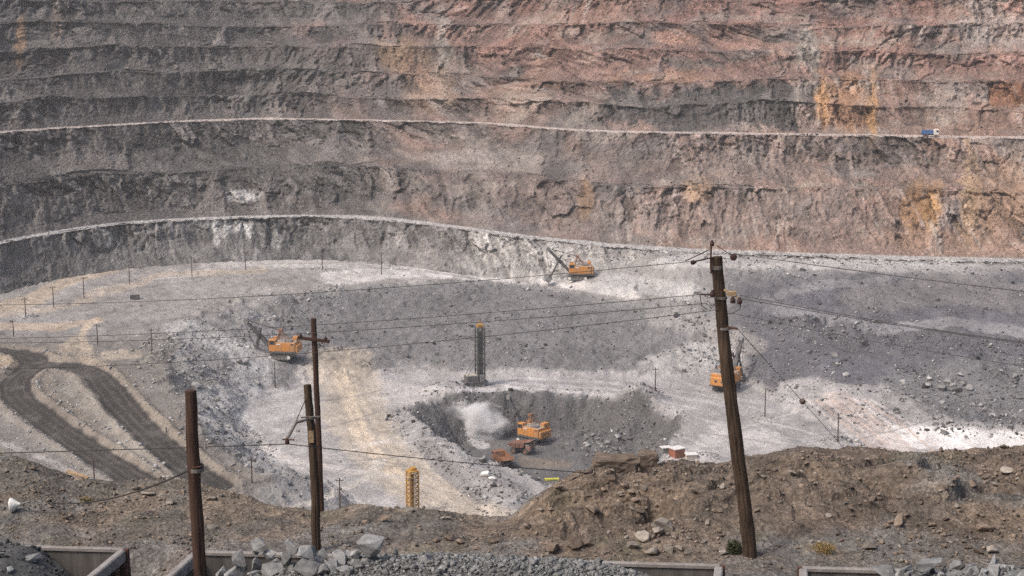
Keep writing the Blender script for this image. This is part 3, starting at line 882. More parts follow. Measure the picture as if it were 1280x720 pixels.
    stroke([(-40, 452), (5, 453), (20, 455)], 14, (.37, .30, .22), .7)
    mix((.047, .044, .042), sstep(ROAD_HW + .5, ROAD_HW - .3, dr + .5 * n3) * .97)
    mix((.095, .088, .083), sstep(.25, .9, np.cos(dr * 2.6)) * sstep(ROAD_HW, ROAD_HW * .75, dr) * (.55 + .4 * n1))
    mix((.042, .039, .038), sstep(.3, 1, np.cos(dr * 1.25 + 1.2)) * sstep(ROAD_HW, ROAD_HW * .8, dr) * .6)
    mix((.11, .103, .097), sstep(.2, .6, n2 + .5 * n3) * sstep(ROAD_HW, ROAD_HW * .8, dr) * .5)
    C *= (.92 * np.clip(1 + .20 * n1 + .26 * n2 + .18 * n3, .5, 1.6))[..., None]
    V = np.stack([X, Y, Z], -1).reshape(-1, 3); Cf = C.reshape(-1, 3)
    q = grid_faces(nr, nc)
    isr = (dr < ROAD_HW + .2).reshape(-1)[q[:, 0]]
    for name, sel, lab in (('pit_floor', ~isr, 'grey dusty ground and rubble slopes inside the open pit'), ('haul_road', isr, 'dark watered haul road winding over the left plateau of the pit')):
        v, f, c = sub_mesh(V, q[sel], Cf)
        o = mesh_obj(name, np_mesh(name, v, f, c, smooth=False), M['floor']); o['kind'] = 'structure'; o['label'] = lab
    return bpy.data.objects['pit_floor']

PIT = build_floor()

# ------------------------------------------------------------------ loose rock in the pit
def pit_rubble():
    n = 150000
    y = np.sqrt(rng.uniform(345 ** 2, 640 ** 2, n)); x = rng.uniform(-.36, .36, n) * y
    z = pit_z(x, y, False)
    sdA = poly_sd(x, y, POLY_A); sdC = poly_sd(x, y, POLY_C); sdH = poly_sd(x, y, POLY_H)
    cl = fbm(x / 12, y / 12, None, 4, 401)
    p = np.full(n, .010)
    p = np.where((sdA > 0) & (z > 1) & (x < 62), .22, p)
    p = np.where((sdA > -8) & (sdA < 22) & (x < -62), .6, p)
    p = np.where((sdC > -6) & (z > .8) & (x > 55) & (y < 545), .6, p)
    p = np.where((x > 118) & (z > .4) & (y < 530), .85, p)
    p = np.where((sdH < 2) & (z > HOLE_Z + .6), .55, p)
    p = np.where(z > 15, np.where(x > 40, .22, .05), p)
    p = np.where((sdA < 0) & (y < 470) & (x < -50), .20, p)
    for (hx, hy, hz, r, h) in HEAPS:
        c = unproj(hx, hy, hz); p = np.where((x - c[0]) ** 2 + (y - c[1]) ** 2 < (r * 1.1) ** 2, np.maximum(p, .8), p)
    d = line_d(x, y, BERM); p = np.where((d < 8) & (sdH > -2), .5, p)
    PXp, PYp = proj(x, y, z)
    rdx = road_dist(x, y); p = np.where(rdx < ROAD_HW + .4, 0, np.where(rdx < ROAD_HW + 3.5, np.maximum(p, .35), p))
    dd = line_d(PXp, PYp * 2.2, [(a, b * 2.2) for a, b in [(425, 452), (446, 520), (470, 560), (510, 600), (560, 630)]]); p = np.where(dd < 30, p * .1, p)
    keep = rng.uniform(0, 1, n) < p * np.clip(.75 + 1.1 * cl, .1, 1.8)
    x, y = x[keep], y[keep]
    z = pit_z(x, y)
    s = np.clip(rng.lognormal(-.72, .55, len(x)), .25, 2.6)
    print('pit rubble', len(x))
    dk = ((poly_sd(x, y, POLY_A) > 0) & (z > .8) & (x > -80)) | ((x > 75) & (z > 3) & (y < 560)) | (poly_sd(x, y, POLY_H) < 1)
    dk &= rng.uniform(0, 1, len(x)) < .72
    P = np.stack([x, y, z], -1)
    for nm, sel, mt, lb in (('dark_rubble', dk, 'darkstone', 'dark broken ore strewn over the dumped slopes of the pit'), ('pale_rubble', ~dk, 'pitstone', 'pale grey rubble strewn over the pit floor')):
        o = scatter(nm, P[sel], s[sel], M[mt]); o['label'] = lb; o['category'] = 'rubble'
pit_rubble()

def wall_rubble():
    D, Z, u, W, Zd, Dd, Rd, C = WALL
    nr, nc = D.shape
    r = rng.integers(4, nr - 24, 70000); c = rng.integers(8, nc - 8, 70000)
    ok = (W[r, c] < .62) & (Rd[r] == 0) & (np.abs(u[c]) < .37)
    cl = vnoise(u[c] * 60, r / 6., None, 77)
    ok &= rng.uniform(0, 1, len(r)) < np.clip(.34 + .6 * cl, .02, .9)
    r, c = r[ok], c[ok]
    s = np.clip(rng.lognormal(-.8, .45, len(r)), .25, 1.6)
    P = np.stack([u[c] * Dd[r, c], Dd[r, c], Zd[r, c]], -1)
    print('wall rubble', len(r))
    o = scatter('fallen_rock', P, s, M['wallstone'])
    o['label'] = 'fallen rock lying on the benches of the pit wall'; o['category'] = 'rubble'
wall_rubble()
# rocks large enough to pick out singly on the pit floor
BIG = [hull_rock(300 + k, 16, .8) for k in range(6)]
for m_ in BIG: m_.materials.append(M['pitstone'])
def pit_boulders():
    spots = [(308, 457, 3.0), (300, 455, 2.2), (245, 483, 3.2), (262, 487, 2.4), (236, 476, 2.0), (1178, 488, 4.5), (1196, 490, 4.0), (1210, 487, 3.5), (1160, 483, 3.0), (1185, 478, 3.2), (1203, 480, 2.6),
             (298, 572, 3.2), (292, 582, 2.0), (1045, 445, 3.0), (1058, 470, 2.6), (845, 395, 3.4), (858, 402, 3.0), (872, 398, 2.6), (880, 420, 2.2), (1180, 542, 2.6), (735, 558, 2.4), (760, 556, 2.8), (748, 550, 2.0),
             (772, 548, 2.6), (708, 556, 2.0), (655, 340, 2.8), (668, 338, 2.2), (690, 345, 1.8), (1250, 465, 2.4), (1268, 478, 2.4), (1240, 520, 2.2), (178, 322, 2.2), (325, 553, 1.8), (505, 345, 1.6)]
    rb = random.Random(4)
    spots += [(rb.uniform(1120, 1290), rb.triangular(452, 545, 492), rb.uniform(.9, 2.6)) for k in range(70)]
    spots += [(rb.uniform(850, 1100), rb.uniform(395, 468), rb.uniform(.9, 2.2)) for k in range(40)]
    spots += [(rb.gauss(745, 22), rb.gauss(556, 7), rb.uniform(.8, 2.2)) for k in range(30)]
    spots += [(rb.gauss(250, 22), rb.gauss(495, 26), rb.uniform(.8, 2.4)) for k in range(30)]
    for i, (px, py, s) in enumerate(spots):
        p = cast(px, py, pit_z)
        o = mesh_obj('boulder', BIG[i % len(BIG)], None, PIT)
        o.location = p + Vector((0, 0, s * .12)); o.rotation_euler = (random.uniform(-.3, .3), random.uniform(-.3, .3), random.uniform(0, 6.3))
        o.scale = (s * random.uniform(.85, 1.1),) * 2 + (s * random.uniform(.7, .95),)
pit_boulders()
for lab, px, py, s in (('larger of two white boulders lying on the grey spur before the sunken pit', 607, 596, 3.0), ('smaller of two white boulders lying on the grey spur before the sunken pit', 615, 600, 2.3)):
    p = cast(px, py, pit_z)
    me = hull_rock(int(px), 16, .8, 1, .04); me.materials.append(M['whitepaint'])
    o = mesh_obj('white_boulder', me, None); o.location = p + Vector((0, 0, s * .2)); o.scale = (s, s, s * .8)
    tag(o, lab, 'boulder', 'white boulders by the sunken pit')
# ================================================================== NEAR BANK (the rim of the pit, in front of the camera)
CREST = [(-500, 585), (-100, 572), (0, 574), (30, 575), (60, 583), (90, 597), (130, 602), (190, 599), (235, 601), (270, 611), (320, 625), (350, 632), (400, 641), (450, 633), (500, 638),
         (545, 639), (600, 648), (640, 645), (655, 628), (690, 606), (720, 592), (748, 584), (800, 585), (840, 578), (900, 581), (960, 570), (1010, 560), (1060, 563), (1110, 566), (1180, 562), (1230, 557),
         (1280, 552), (1500, 540)]
CDIST = [(-300, 50), (0, 49.5), (240, 48.5), (350, 47), (560, 46.5), (650, 46), (720, 47.5), (800, 49.5), (1000, 50.5), (1280, 51), (1600, 52)]
GRADE = .031
E = Vector((.9865, -.1637, 0)); NV = Vector((-.1637, -.9865, 0))       # along the train, and square to it towards the camera
def far_line(x): return 35.85 - .166 * (x - 4.97)
def near_z(x, y, fine=True):
    x = np.asarray(x, np.float32); y = np.asarray(y, np.float32)
    px = 640 + F * (x / np.maximum(y, 20.)) / 1.04
    yc = smooth_interp(px, CREST, 9); Dc = interp(px, CDIST)
    zc = CAMZ - Dc * np.tan(dep_of(yc))
    z0 = 102.42 + .012 * x
    t = np.clip((y - 41.3) / (Dc - 41.3), 0, 1)
    z = z0 + (zc - z0) * (.35 * t + .65 * sstep(0, 1, t))
    z = z + .30 * np.sin(np.pi * t) * sstep(640, 720, px)
    over = np.maximum(0, y - Dc)
    z = z - np.where(over < .9, .5 * over ** 2, .405 + .9 * (over - .9))
    dl = y - far_line(x)
    bed = 100.15 + GRADE * x
    k = sstep(3.4, .9, dl)
    z = z * (1 - k) + bed * k
    up = np.maximum(0, -dl - 6.0)
    z = z + np.minimum(up * .56, 115.2 - bed)
    if fine:
        a = np.where((dl > 1) & (y < 60), 1.0, .35)
        n1 = fbm(x / 2.4, y / 2.4, None, 4, 501); n2 = fbm(x / .55, y / .55, None, 4, 502)
        f1, _ = facets((x + .4 * n1) / 1.25, (y + .4 * n1) / 1.15, 511, .8)
        mound = sstep(640, 700, px) * sstep(.05, .35, t)
        mound = mound * (1 - .6 * sstep(.72, .95, t))
        z = z + a * (.17 * n1 * (1 - .4 * (1 - t)) + .085 * n2 + .26 * mound * f1 + .22 * mound * (1 - t) * facets((x + .8 * n1) / 2.6, (y + .8 * n1) / 2.3, 518, .6)[0] + .06 * f1 * t + .07 * facets((x + .2 * n2) / .45, (y + .2 * n2) / .42, 515, 1.3)[0] * (.35 + .65 * mound))
        z = z - a * .16 * mound * sstep(.45, .95, ridged((x + .5 * n1) / 1.5, y / 5.5, 3, 551)) * (1 - t * .7)      # rain gullies
        # a crust of hardened soil breaking off in ledges
        c = fbm(x / 2.9, y / 2.2, None, 3, 521)
        z = z + a * mound * (.30 * sstep(.0, .06, c) - .20 * sstep(.22, .27, -c) - .25 * sstep(.6, 1, t) - .05)
        z = np.maximum(z, np.where(y > 60, -14.0, -1e9))
    return z

def build_near():
    ys = list(np.arange(-12, 33, 1.5)) + list(np.arange(33, 39, .25)) + list(np.arange(39, 54, .062))
    while ys[-1] < 230: ys.append(ys[-1] + (ys[-1] - ys[-2]) * 1.07)
    ys = np.array(ys); nr = len(ys)
    u = np.linspace(-1, 1, 720); u = np.sign(u) * (.46 * np.abs(u) + .44 * np.abs(u) ** 5)
    X = u[None] * np.maximum(ys, 40.)[:, None]; Y = np.broadcast_to(ys[:, None], X.shape)
    Z = near_z(X, Y)
    Z = np.where(Y > 150, np.minimum(Z, -1.5), Z)
    PX, PY = proj(X, np.maximum(Y, 20), Z)
    n1 = fbm(X / 3.5, Y / 3.5, None, 4, 531); n2 = fbm(X / .9, Y / .9, None, 4, 532); n3 = fbm(X / .3, Y / .3, None, 3, 533)
    C = np.empty(X.shape + (3,), np.float32)
    def mix(col, m):
        m = np.clip(m, 0, 1)[..., None]; C[:] = C * (1 - m) + np.array(col, np.float32) * m
    C[:] = np.array((.20, .150, .112), np.float32)
    mix((.185, .162, .135), sstep(700, 500, PX + 90 * n1))
    mix((.255, .20, .165), sstep(655, 685, PY + 14 * n1) * sstep(700, 500, PX) * .8)
    mix((.20, .18, .162), sstep(660, 690, PY + 10 * n1) * sstep(800, 920, PX) * .8)
    mix((.29, .205, .135), sstep(.1, .45, n1 + .3 * n2) * .55)
    mix((.13, .11, .092), sstep(.15, .5, fbm(X / 1.8, Y / 1.8, None, 4, 541)) * .6)
    mix((.215, .207, .196), sstep(.05, .4, fbm(X / 2.6, Y / 2.6, None, 4, 542)) * .75)
    mix((.19, .175, .10), sstep(.3, .55, fbm(X / 1.4, Y / 1.4, None, 3, 543)) * .35)
    mix((.40, .27, .12), np.exp(-(((PX - 1030) / 34) ** 2 + ((PY - 687) / 12) ** 2)) * .55 * sstep(-.2, .3, n2))
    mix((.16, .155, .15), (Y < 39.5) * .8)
    mix((.30, .295, .29), sstep(60, 110, Y) * .8)
    C *= np.clip(1 + .25 * n2 + .30 * n3, .45, 1.7)[..., None]
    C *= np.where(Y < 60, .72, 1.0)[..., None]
    C[:] = C * .72 + C.mean(-1, keepdims=True) * .28
    V = np.stack([X, Y, Z], -1).reshape(-1, 3)
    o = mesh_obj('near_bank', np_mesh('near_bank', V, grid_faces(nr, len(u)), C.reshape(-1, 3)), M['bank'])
    o['kind'] = 'structure'; o['label'] = 'brown stony soil bank along the rim of the pit'
    return o
BANK = build_near()

def cast_near(px, py): return cast(px, py, near_z, 37.5, 56.)

# ------------------------------------------------------------------ stones on the bank
STONES = [hull_rock(500 + k, 15, .8, 1, .05) for k in range(8)]
STONES_G = [m.copy() for m in STONES]
for m_ in STONES: m_.materials.append(M['brownstone'])
for m_ in STONES_G: m_.materials.append(M['greystone'])
def put_stone(px, py, w, grey=False, h=1.0, name='stone'):
    p = cast_near(px, py)
    s = w * p.y * 1.04 / F
    k = random.randrange(8)
    o = mesh_obj(name, (STONES_G if grey else STONES)[k], None, BANK)
    o.location = p + Vector((0, 0, s * .24 * h)); o.rotation_euler = (random.uniform(-.35, .35), random.uniform(-.35, .35), random.uniform(0, 6.3))
    o.scale = (s * 1.05, s, s * .85 * h)
    return o
for (px, py, w, g, h) in [(868, 616, 14, 0, .7), (740, 640, 30, 0, .6), (1125, 656, 25, 0, 1), (1133, 646, 12, 0, .9), (1108, 659, 12, 0, .8), (1232, 663, 28, 0, .7), (1085, 686, 24, 1, .8), (1232, 597, 17, 0, .7), (1216, 609, 14, 0, .9),
        (1258, 590, 20, 1, .6), (1244, 606, 14, 1, .5), (1138, 584, 12, 1, .8), (1150, 588, 10, 0, .7), (1036, 646, 11, 1, .8), (1012, 632, 10, 0, .8), (1187, 678, 8, 1, .5), (1240, 690, 26, 1, .6), (1222, 691, 18, 0, .6),
        (1165, 658, 12, 0, .8), (1182, 650, 12, 0, .8), (1200, 640, 9, 0, .8), (1048, 668, 10, 0, .7), (1065, 645, 10, 0, .6), (1254, 560, 13, 0, .7), (1177, 564, 9, 0, 1), (1020, 568, 9, 0, .6), (1003, 566, 8, 1, .6),
        (690, 690, 26, 0, .9), (718, 684, 30, 0, .9), (735, 682, 20, 0, .7), (805, 676, 28, 1, .8), (822, 668, 24, 1, .8), (836, 690, 18, 1, .9), (848, 688, 15, 1, .9), (815, 692, 26, 1, .7), (790, 685, 20, 1, .8), (858, 692, 14, 1, .6),
        (905, 693, 18, 1, .6), (880, 678, 10, 1, .7), (480, 652, 20, 0, .8), (563, 675, 18, 0, .8), (575, 680, 16, 0, .8), (617, 679, 18, 0, .9), (545, 677, 12, 0, .8), (425, 634, 14, 0, .7), (510, 640, 20, 1, .4), (660, 660, 16, 0, .7),
        (265, 660, 18, 1, .5), (265, 625, 16, 1, .6), (170, 612, 16, 1, .5), (186, 618, 22, 1, .4), (178, 610, 14, 0, .5), (160, 624, 14, 1, .5), (212, 630, 14, 1, .4), (100, 600, 24, 0, .3), (42, 587, 18, 0, .5), (150, 640, 8, 1, .6),
        (765, 600, 16, 0, .8), (780, 610, 14, 0, .8), (795, 628, 20, 0, .7), (775, 618, 10, 1, .8), (790, 618, 14, 0, .7), (755, 614, 12, 0, .8), (800, 640, 14, 0, .8), (820, 590, 10, 1, .9), (860, 600, 16, 0, .5), (905, 610, 14, 1, .7),
        (912, 605, 10, 0, .8), (925, 590, 10, 0, .7), (955, 598, 12, 1, .7), (960, 588, 9, 0, .7), (945, 640, 12, 0, .7), (885, 655, 12, 1, .8), (900, 640, 10, 0, .6), (715, 600, 20, 0, .5), (735, 592, 22, 0, .5), (700, 612, 14, 0, .7),
        (980, 600, 10, 0, .7), (1075, 600, 9, 0, .7), (1100, 625, 9, 0, .7), (1150, 630, 10, 0, .8), (1190, 620, 10, 0, .7), (1270, 640, 12, 0, .8), (1180, 670, 14, 0, .6), (1210, 685, 12, 0, .6), (1140, 672, 18, 0, .4)]:
    put_stone(px, py, w, bool(g), h)
k = 0
while k < 170:      # the rest of the stones one can still pick out, scattered more thickly on the mound at the right
    px = random.uniform(-60, 1340); py = random.uniform(566, 690)
    if py < np.interp(px, *np.array(CREST).T) + 4: continue
    if px < 640 and random.random() < .45: continue
    put_stone(px, py, random.choice((6, 6, 7, 7, 8, 9, 11)), random.random() < .35, random.uniform(.5, 1)); k += 1

def near_rubble():
    n = 30000
    y = rng.uniform(39.5, 52.5, n); x = rng.uniform(-.40, .40, n) * y
    cl = fbm(x / 1.6, y / 1.6, None, 4, 601); cl2 = fbm(x / 5, y / 5, None, 2, 602)
    px = 640 + F * (x / y) / 1.04
    p = np.clip(.28 + 1.5 * cl + .5 * cl2, .01, 1) * np.where(px > 640, 1, .75) * np.where(y < 42, .5, 1)
    keep = rng.uniform(0, 1, n) < p
    x, y = x[keep], y[keep]; z = near_z(x, y)
    s = np.clip(rng.lognormal(-2.62, .55, len(x)), .03, .24)
    k = rng.uniform(0, 1, len(x)) < .58
    print('near rubble', len(x))
    P = np.stack([x, y, z], -1)
    for nm, sel, mt, lb in (('brown_pebbles', k, 'brownstone', 'brown pebbles and clods lying over the near bank'), ('grey_pebbles', ~k, 'greystone', 'grey pebbles lying over the near bank')):
        o = scatter(nm, P[sel], s[sel], M[mt]); o['label'] = lb; o['category'] = 'pebbles'
near_rubble()

def block_rock(seed):
    """blocky, worn slab of rock"""
    bm = bmesh.new(); bmesh.ops.create_cube(bm, size=1.0)
    bmesh.ops.subdivide_edges(bm, edges=bm.edges, cuts=7, use_grid_fill=True)
    co = np.array([v.co[:] for v in bm.verts])
    rr = np.linalg.norm(co, axis=1, keepdims=True)
    q = co * .72 + co / rr * .52 * .28
    w = np.stack([fbm(q[:, 0] * 2.6 + seed + k * 9, q[:, 1] * 2.6, q[:, 2] * 2.6, 3, seed + k) for k in range(3)], 1)
    f, _ = facets(q[:, 0] * 3.5 + seed, q[:, 2] * 4.5 + q[:, 1] * 2, seed, 1.0)
    q = q + w * .13 + (q / rr) * f[:, None] * .07
    for v, c in zip(bm.verts, q): v.co = Vector([float(a) for a in c])
    bmesh.ops.triangulate(bm, faces=bm.faces)
    me = bpy.data.meshes.new('stone'); bm.to_mesh(me); bm.free(); return me
def big_boulder(name, label, px, py, w, h, mat, seed, depth=.7, rz=0.0, tilt=0.0, flat=False):
    p = cast_near(px, py)
    if flat:      # stands right on the crest
        D = float(np.interp(px, *np.array(CDIST).T)) - .35; q = at_dist(px, py, D); p = Vector((q.x, D, float(near_z(np.array([q.x]), np.array([D]))[0])))
    k = p.y * 1.04 / F
    me = block_rock(seed) if flat else hull_rock(seed, 18, .95, 2, .06); me.materials.append(M[mat])
    o = mesh_obj(name, me, None)
    o.location = p + Vector((0, 0, h * k * (.5 if flat else .22))); o.scale = (w * k * 1.05, w * k * depth, h * k * 1.25); o.rotation_euler = (0, tilt, rz)
    tag(o, label, 'boulder'); return o
b_ = big_boulder('boulder', 'large brown slab boulder resting on top of the soil mound', 770, 588, 54, 24, 'brownstone', 43, .6, .1, 0, True)
big_boulder('boulder', 'rounded tan boulder beside the large brown slab on the mound', 810, 588, 22, 19, 'brownstone', 42, .9, 0, 0, True)
big_boulder('boulder', 'pale pink grey flat boulder half buried low on the mound', 832, 660, 44, 22, 'greystone', 47, .8, .5, .25)

# ------------------------------------------------------------------ weeds
def tuft(name, label, px, py, w, h, n, col):
    p = cast_near(px, py); k = p.y * 1.04 / F
    r = random.Random(px)
    root = empty(name, p)
    mt = paint('leaf_' + str(px), col, .8, tuple(c * .55 for c in col), .5, 12, bump=0)
    st = MB()
    for i in range(n // 6):
        a = r.uniform(0, 6.28); l = r.uniform(.5, 1) * h * k
        st.tube([(0, 0, -.03), (math.cos(a) * w * k * .2, math.sin(a) * w * k * .2, l * .6), (math.cos(a) * w * k * .45, math.sin(a) * w * k * .45, l)], [.006, .004, .002], 4)
    st.build('stem', mt, root)
    lf = MB()
    for i in range(n):
        a = r.uniform(0, 6.28); rr = math.sqrt(r.random()) * w * k * .5; zz = r.uniform(.05, 1) * h * k * (1 - .5 * (rr / (w * k * .5)) ** 2)
        c = Vector((math.cos(a) * rr, math.sin(a) * rr, zz))
        d = Vector((r.gauss(0, 1), r.gauss(0, 1), r.gauss(.4, 1))).normalized() * r.uniform(.03, .07)
        e = d.cross(Vector((r.gauss(0, 1), r.gauss(0, 1), r.gauss(0, 1)))).normalized() * .012
        v = [lf.bm.verts.new(c - e), lf.bm.verts.new(c + d * .5 - e * 1.4), lf.bm.verts.new(c + d), lf.bm.verts.new(c + e)]
        lf.bm.faces.new(v)
    lf.build('foliage', mt, root)
    tag(root, label, 'weed')
tuft('weed_tuft', 'dark green weed tuft at the foot of the thick leaning pole', 918, 692, 20, 18, 700, (.05, .06, .028))
tuft('dry_weed_tuft', 'dry yellowish weed growing on the grey strip right of the leaning pole', 1030, 690, 30, 12, 350, (.30, .21, .08))
tuft('dry_weed_tuft', 'olive dry weed growing below the white lamp on the left bank', 108, 627, 16, 6, 160, (.22, .17, .08))

# ================================================================== ORE TRAIN
CARL, CARW, CARH = 12.88, 3.1, 3.4
def make_car(name, label, far_mid, part_labels=None):
    c = Vector(far_mid) + NV * (CARW / 2); c.z = far_mid[2] - CARH
    root = empty(name, c); root.rotation_euler = (0, -math.atan(GRADE), math.atan2(E.y, E.x))
    hl, hw = CARL / 2, CARW / 2
    f = MB(); f.box(-hl + .1, hl - .1, -hw + .1, hw - .1, 1.55, 1.70); f.build('floor', M['carsteel'], root)
    for sy in (-1, 1):
        w = MB()
        w.box(-hl, hl, *sorted((sy * hw, sy * (hw - .07))), 1.5, CARH - .10)
        wo = w.build('side_wall', M['carsteel'], root)
        r = MB(); r.box(-hl - .03, hl + .03, *sorted((sy * (hw + .03), sy * (hw - .11))), CARH - .11, CARH, bev=.02); r.build('rim', M['carrim'], wo)
        for i in range(9):
            x = -hl + .7 + i * (CARL - 1.4) / 8
            s = MB(); s.box(x - .07, x + .07, *sorted((sy * (hw + .003), sy * (hw + .13))), 1.45, CARH - .12); s.build('stiffener', M['carsteel'], wo)
    for sx in (-1, 1):
        w = MB(); w.box(*sorted((sx * (hl - .003), sx * (hl - .07))), -hw + .07, hw - .07, 1.5, CARH - .30)
        wo = w.build('end_wall', M['carsteel'], root)
        r = MB(); r.box(*sorted((sx * (hl + .10), sx * (hl - .10))), -hw + .12, hw - .12, CARH - .32, CARH - .006, bev=.03); r.build('top_beam', M['carrim'], wo)
        for i in range(6):
            y = -hw + .25 + i * (CARW - .5) / 5
            s = MB(); s.box(*sorted((sx * (hl + .003), sx * (hl + .16))), y - .06, y + .06, 1.5, CARH - .325); s.build('stiffener', M['rust'], wo)
        for sy in (-1, 1):
            s = MB(); s.box(*sorted((sx * (hl + .005), sx * (hl + .14))), *sorted((sy * (hw - .003), sy * (hw - .12))), 1.5, CARH - .01); s.build('corner_post', M['rust'], wo)
    u = MB(); u.box(-hl - .15, hl + .15, -.35, .35, .95, 1.5); u.box(-hl + .3, hl - .3, -1.2, 1.2, 1.2, 1.52); u.build('underframe', M['darksteel'], root)
    for sx in (-1, 1):
        bo = MB(); bo.box(sx * 4.2 - 1.5, sx * 4.2 + 1.5, -1.0, 1.0, .55, .95); b = bo.build('bogie', M['darksteel'], root)
        for dx in (-.9, .9):
            for sy in (-1, 1):
                wh = MB(); wh.tube([(sx * 4.2 + dx, sy * .70, .48), (sx * 4.2 + dx, sy * .84, .48)], .48, 20); wh.build('wheel', M['darksteel'], b)
        cpl = MB(); cpl.bar((sx * (hl + .1), 0, 1.05), (sx * (hl + .86), 0, 1.05), .22, .25); cpl.box(*sorted((sx * (hl + .68), sx * (hl + .93))), -.2, .2, .9, 1.2); cpl.build('coupler', M['rust'], root)
    tag(root, label, 'rail wagon', 'ore wagons standing along the bank')
    return root
CAR1 = make_car('ore_wagon', 'leftmost steel ore wagon, its open end wall with dark ribs showing', (-9.6 - E.x * CARL / 2, 38.26 - E.y * CARL / 2, 103.66 - .2))
CAR2 = make_car('ore_wagon', 'middle steel ore wagon heaped with grey boulders and crushed ore', (-1.385, 36.905, 103.9))
CAR3 = make_car('ore_wagon', 'rightmost steel ore wagon with big pale grey blocks on top', (6.88 + E.x * CARL / 2, 35.53 + E.y * CARL / 2, 104.16 + .2))
# the track below
tr = empty('railway_track', (0, 0, 0)); tag(tr, 'railway track under the ore wagons', 'track')
for sy in (-.76, .76):
    rl = MB()
    o0 = Vector((-1.385, 36.905, 100.5)) + NV * (CARW / 2 + sy)
    rl.bar(o0 - E * 24 + Vector((0, 0, -24 * GRADE - .08)), o0 + E * 24 + Vector((0, 0, 24 * GRADE - .08)), .07, .16); rl.build('rail', M['rust'], tr)

ORES = [hull_rock(700 + k, 13, .95, 2, .035) for k in range(9)]
for m_ in ORES: m_.materials.append(M['ore'])
def ore_load(name, label, car, prof, spread, nf, lumps, seed, extra=()):
    """prof: (x, height above the rim) along the wagon"""
    root = empty(name, car.location); root.rotation_euler = car.rotation_euler
    hw = CARW / 2 - .09
    def hz(x, y):
        return CARH + np.interp(x, *np.array(prof).T) - spread * np.abs(y) ** 1.6 + .07 * fbm(x / .7, y / .7, None, 3, seed)
    xs = np.linspace(-CARL / 2 + .12, CARL / 2 - .12, 170); ysl = np.linspace(-hw, hw, 44)
    Xg, Yg = np.meshgrid(xs, ysl)
    Zg = np.maximum(hz(Xg, Yg) + .05 * fbm(Xg / .16, Yg / .16, None, 3, seed + 3), 1.72)
    Zg = np.where((np.abs(Yg) > hw - .02), np.minimum(Zg, CARH - .03), Zg)
    me = np_mesh('heap', np.stack([Xg, Yg, Zg], -1).reshape(-1, 3), grid_faces(44, 170), tone=np.full(Xg.size, -.1))
    mesh_obj('heap', me, M['orefine'], root)
    x = rng.uniform(-CARL / 2 + .25, CARL / 2 - .25, nf); y = rng.uniform(-hw + .12, hw - .12, nf); z = hz(x, y)
    ok = z > 1.75
    s = np.clip(rng.lognormal(-2.75, .55, nf), .03, .30)
    scatter('crushed_ore', np.stack([x, y, z], -1)[ok], s[ok], M['orefine'], root)
    inv = (Matrix.Translation(root.location) @ root.rotation_euler.to_matrix().to_4x4()).inverted()
    r = random.Random(seed)
    for i, (px, py, w, h) in enumerate(lumps):
        pc, hit = inv @ cam.location, None
        for D in np.linspace(32, 41, 240):
            p = inv @ at_dist(px, py, float(D))
            if abs(p.y) < hw - .12 and p.z < float(hz(np.array([p.x]), np.array([p.y]))[0]) + .12 * w * D / F: hit = p; break
        if hit is None:
            D = 36.0
            for D in np.linspace(32, 41, 240):
                p = inv @ at_dist(px, py, float(D))
                if p.y > .1: break
            if p.z - float(hz(np.array([p.x]), np.array([p.y]))[0]) > .75: continue
        s_ = w * D * 1.04 / F
        o = mesh_obj('ore_lump', ORES[(i * 5 + seed) % 9], None, root)
        o.location = p; o.scale = (s_ * 1.15, s_ * .95, h * D * 1.04 / F * 1.45); o.rotation_euler = (r.uniform(-.25, .25), r.uniform(-.25, .25), r.uniform(0, 6.28))
    for (xa, xb, n, smin, smax, lift) in extra:
        for i in range(n):
            x, y = r.uniform(xa, xb), r.uniform(-hw + .3, hw - .3)
            s_ = r.uniform(smin, smax)
            o = mesh_obj('ore_lump', ORES[r.randrange(9)], None, root)
            o.location = (x, y, float(hz(np.array([x]), np.array([y]))[0]) + lift * s_); o.scale = (s_, s_ * r.uniform(.75, 1), s_ * r.uniform(.75, 1)); o.rotation_euler = (r.uniform(-.5, .5), r.uniform(-.5, .5), r.uniform(0, 6.28))
    tag(root, label, 'ore load', 'ore heaped in the wagons')
ore_load('ore_load', 'crushed blue grey ore sloping down inside the leftmost wagon', CAR1, [(-6.4, .52), (3.5, .5), (4.3, .3), (5.0, -.25), (5.7, -.9), (6.2, -1.5), (6.4, -1.7)], .22, 3000,
         [(40, 698, 26, 12), (66, 692, 20, 7), (12, 712, 14, 9)], 21, [(1.5, 4.2, 14, .15, .3, .25)])
ore_load('ore_load', 'grey boulders and crushed ore heaped above the rim of the middle wagon', CAR2, [(-6.4, -1.7), (-6.0, -1.2), (-5.3, -.55), (-4.6, -.15), (-3.6, .1), (-2.4, .3), (-1.2, .36), (0, .42), (2.4, .38), (3.8, .28), (4.8, .02), (5.4, -.4), (6.0, -1.0), (6.4, -1.5)], .20, 15000,
         [(296, 684, 10, 8), (322, 682, 30, 13), (300, 699, 26, 22), (319, 690, 12, 9), (336, 693, 22, 12), (364, 683, 20, 22), (358, 697, 26, 18), (385, 690, 36, 22), (340, 712, 40, 24), (292, 717, 34, 16), (384, 714, 40, 24),
          (404, 692, 18, 12), (424, 699, 34, 24), (461, 682, 44, 26), (444, 692, 20, 14), (410, 711, 22, 18), (532, 700, 20, 18), (494, 690, 8, 12), (320, 706, 22, 16), (276, 716, 16, 14), (447, 706, 22, 16), (363, 710, 22, 20), (305, 708, 16, 12),
          (395, 702, 18, 16), (432, 714, 26, 20)], 33, [(-5.3, -1.7, 26, .3, .55, .1), (-1.6, 4.4, 22, .16, .34, .2)])
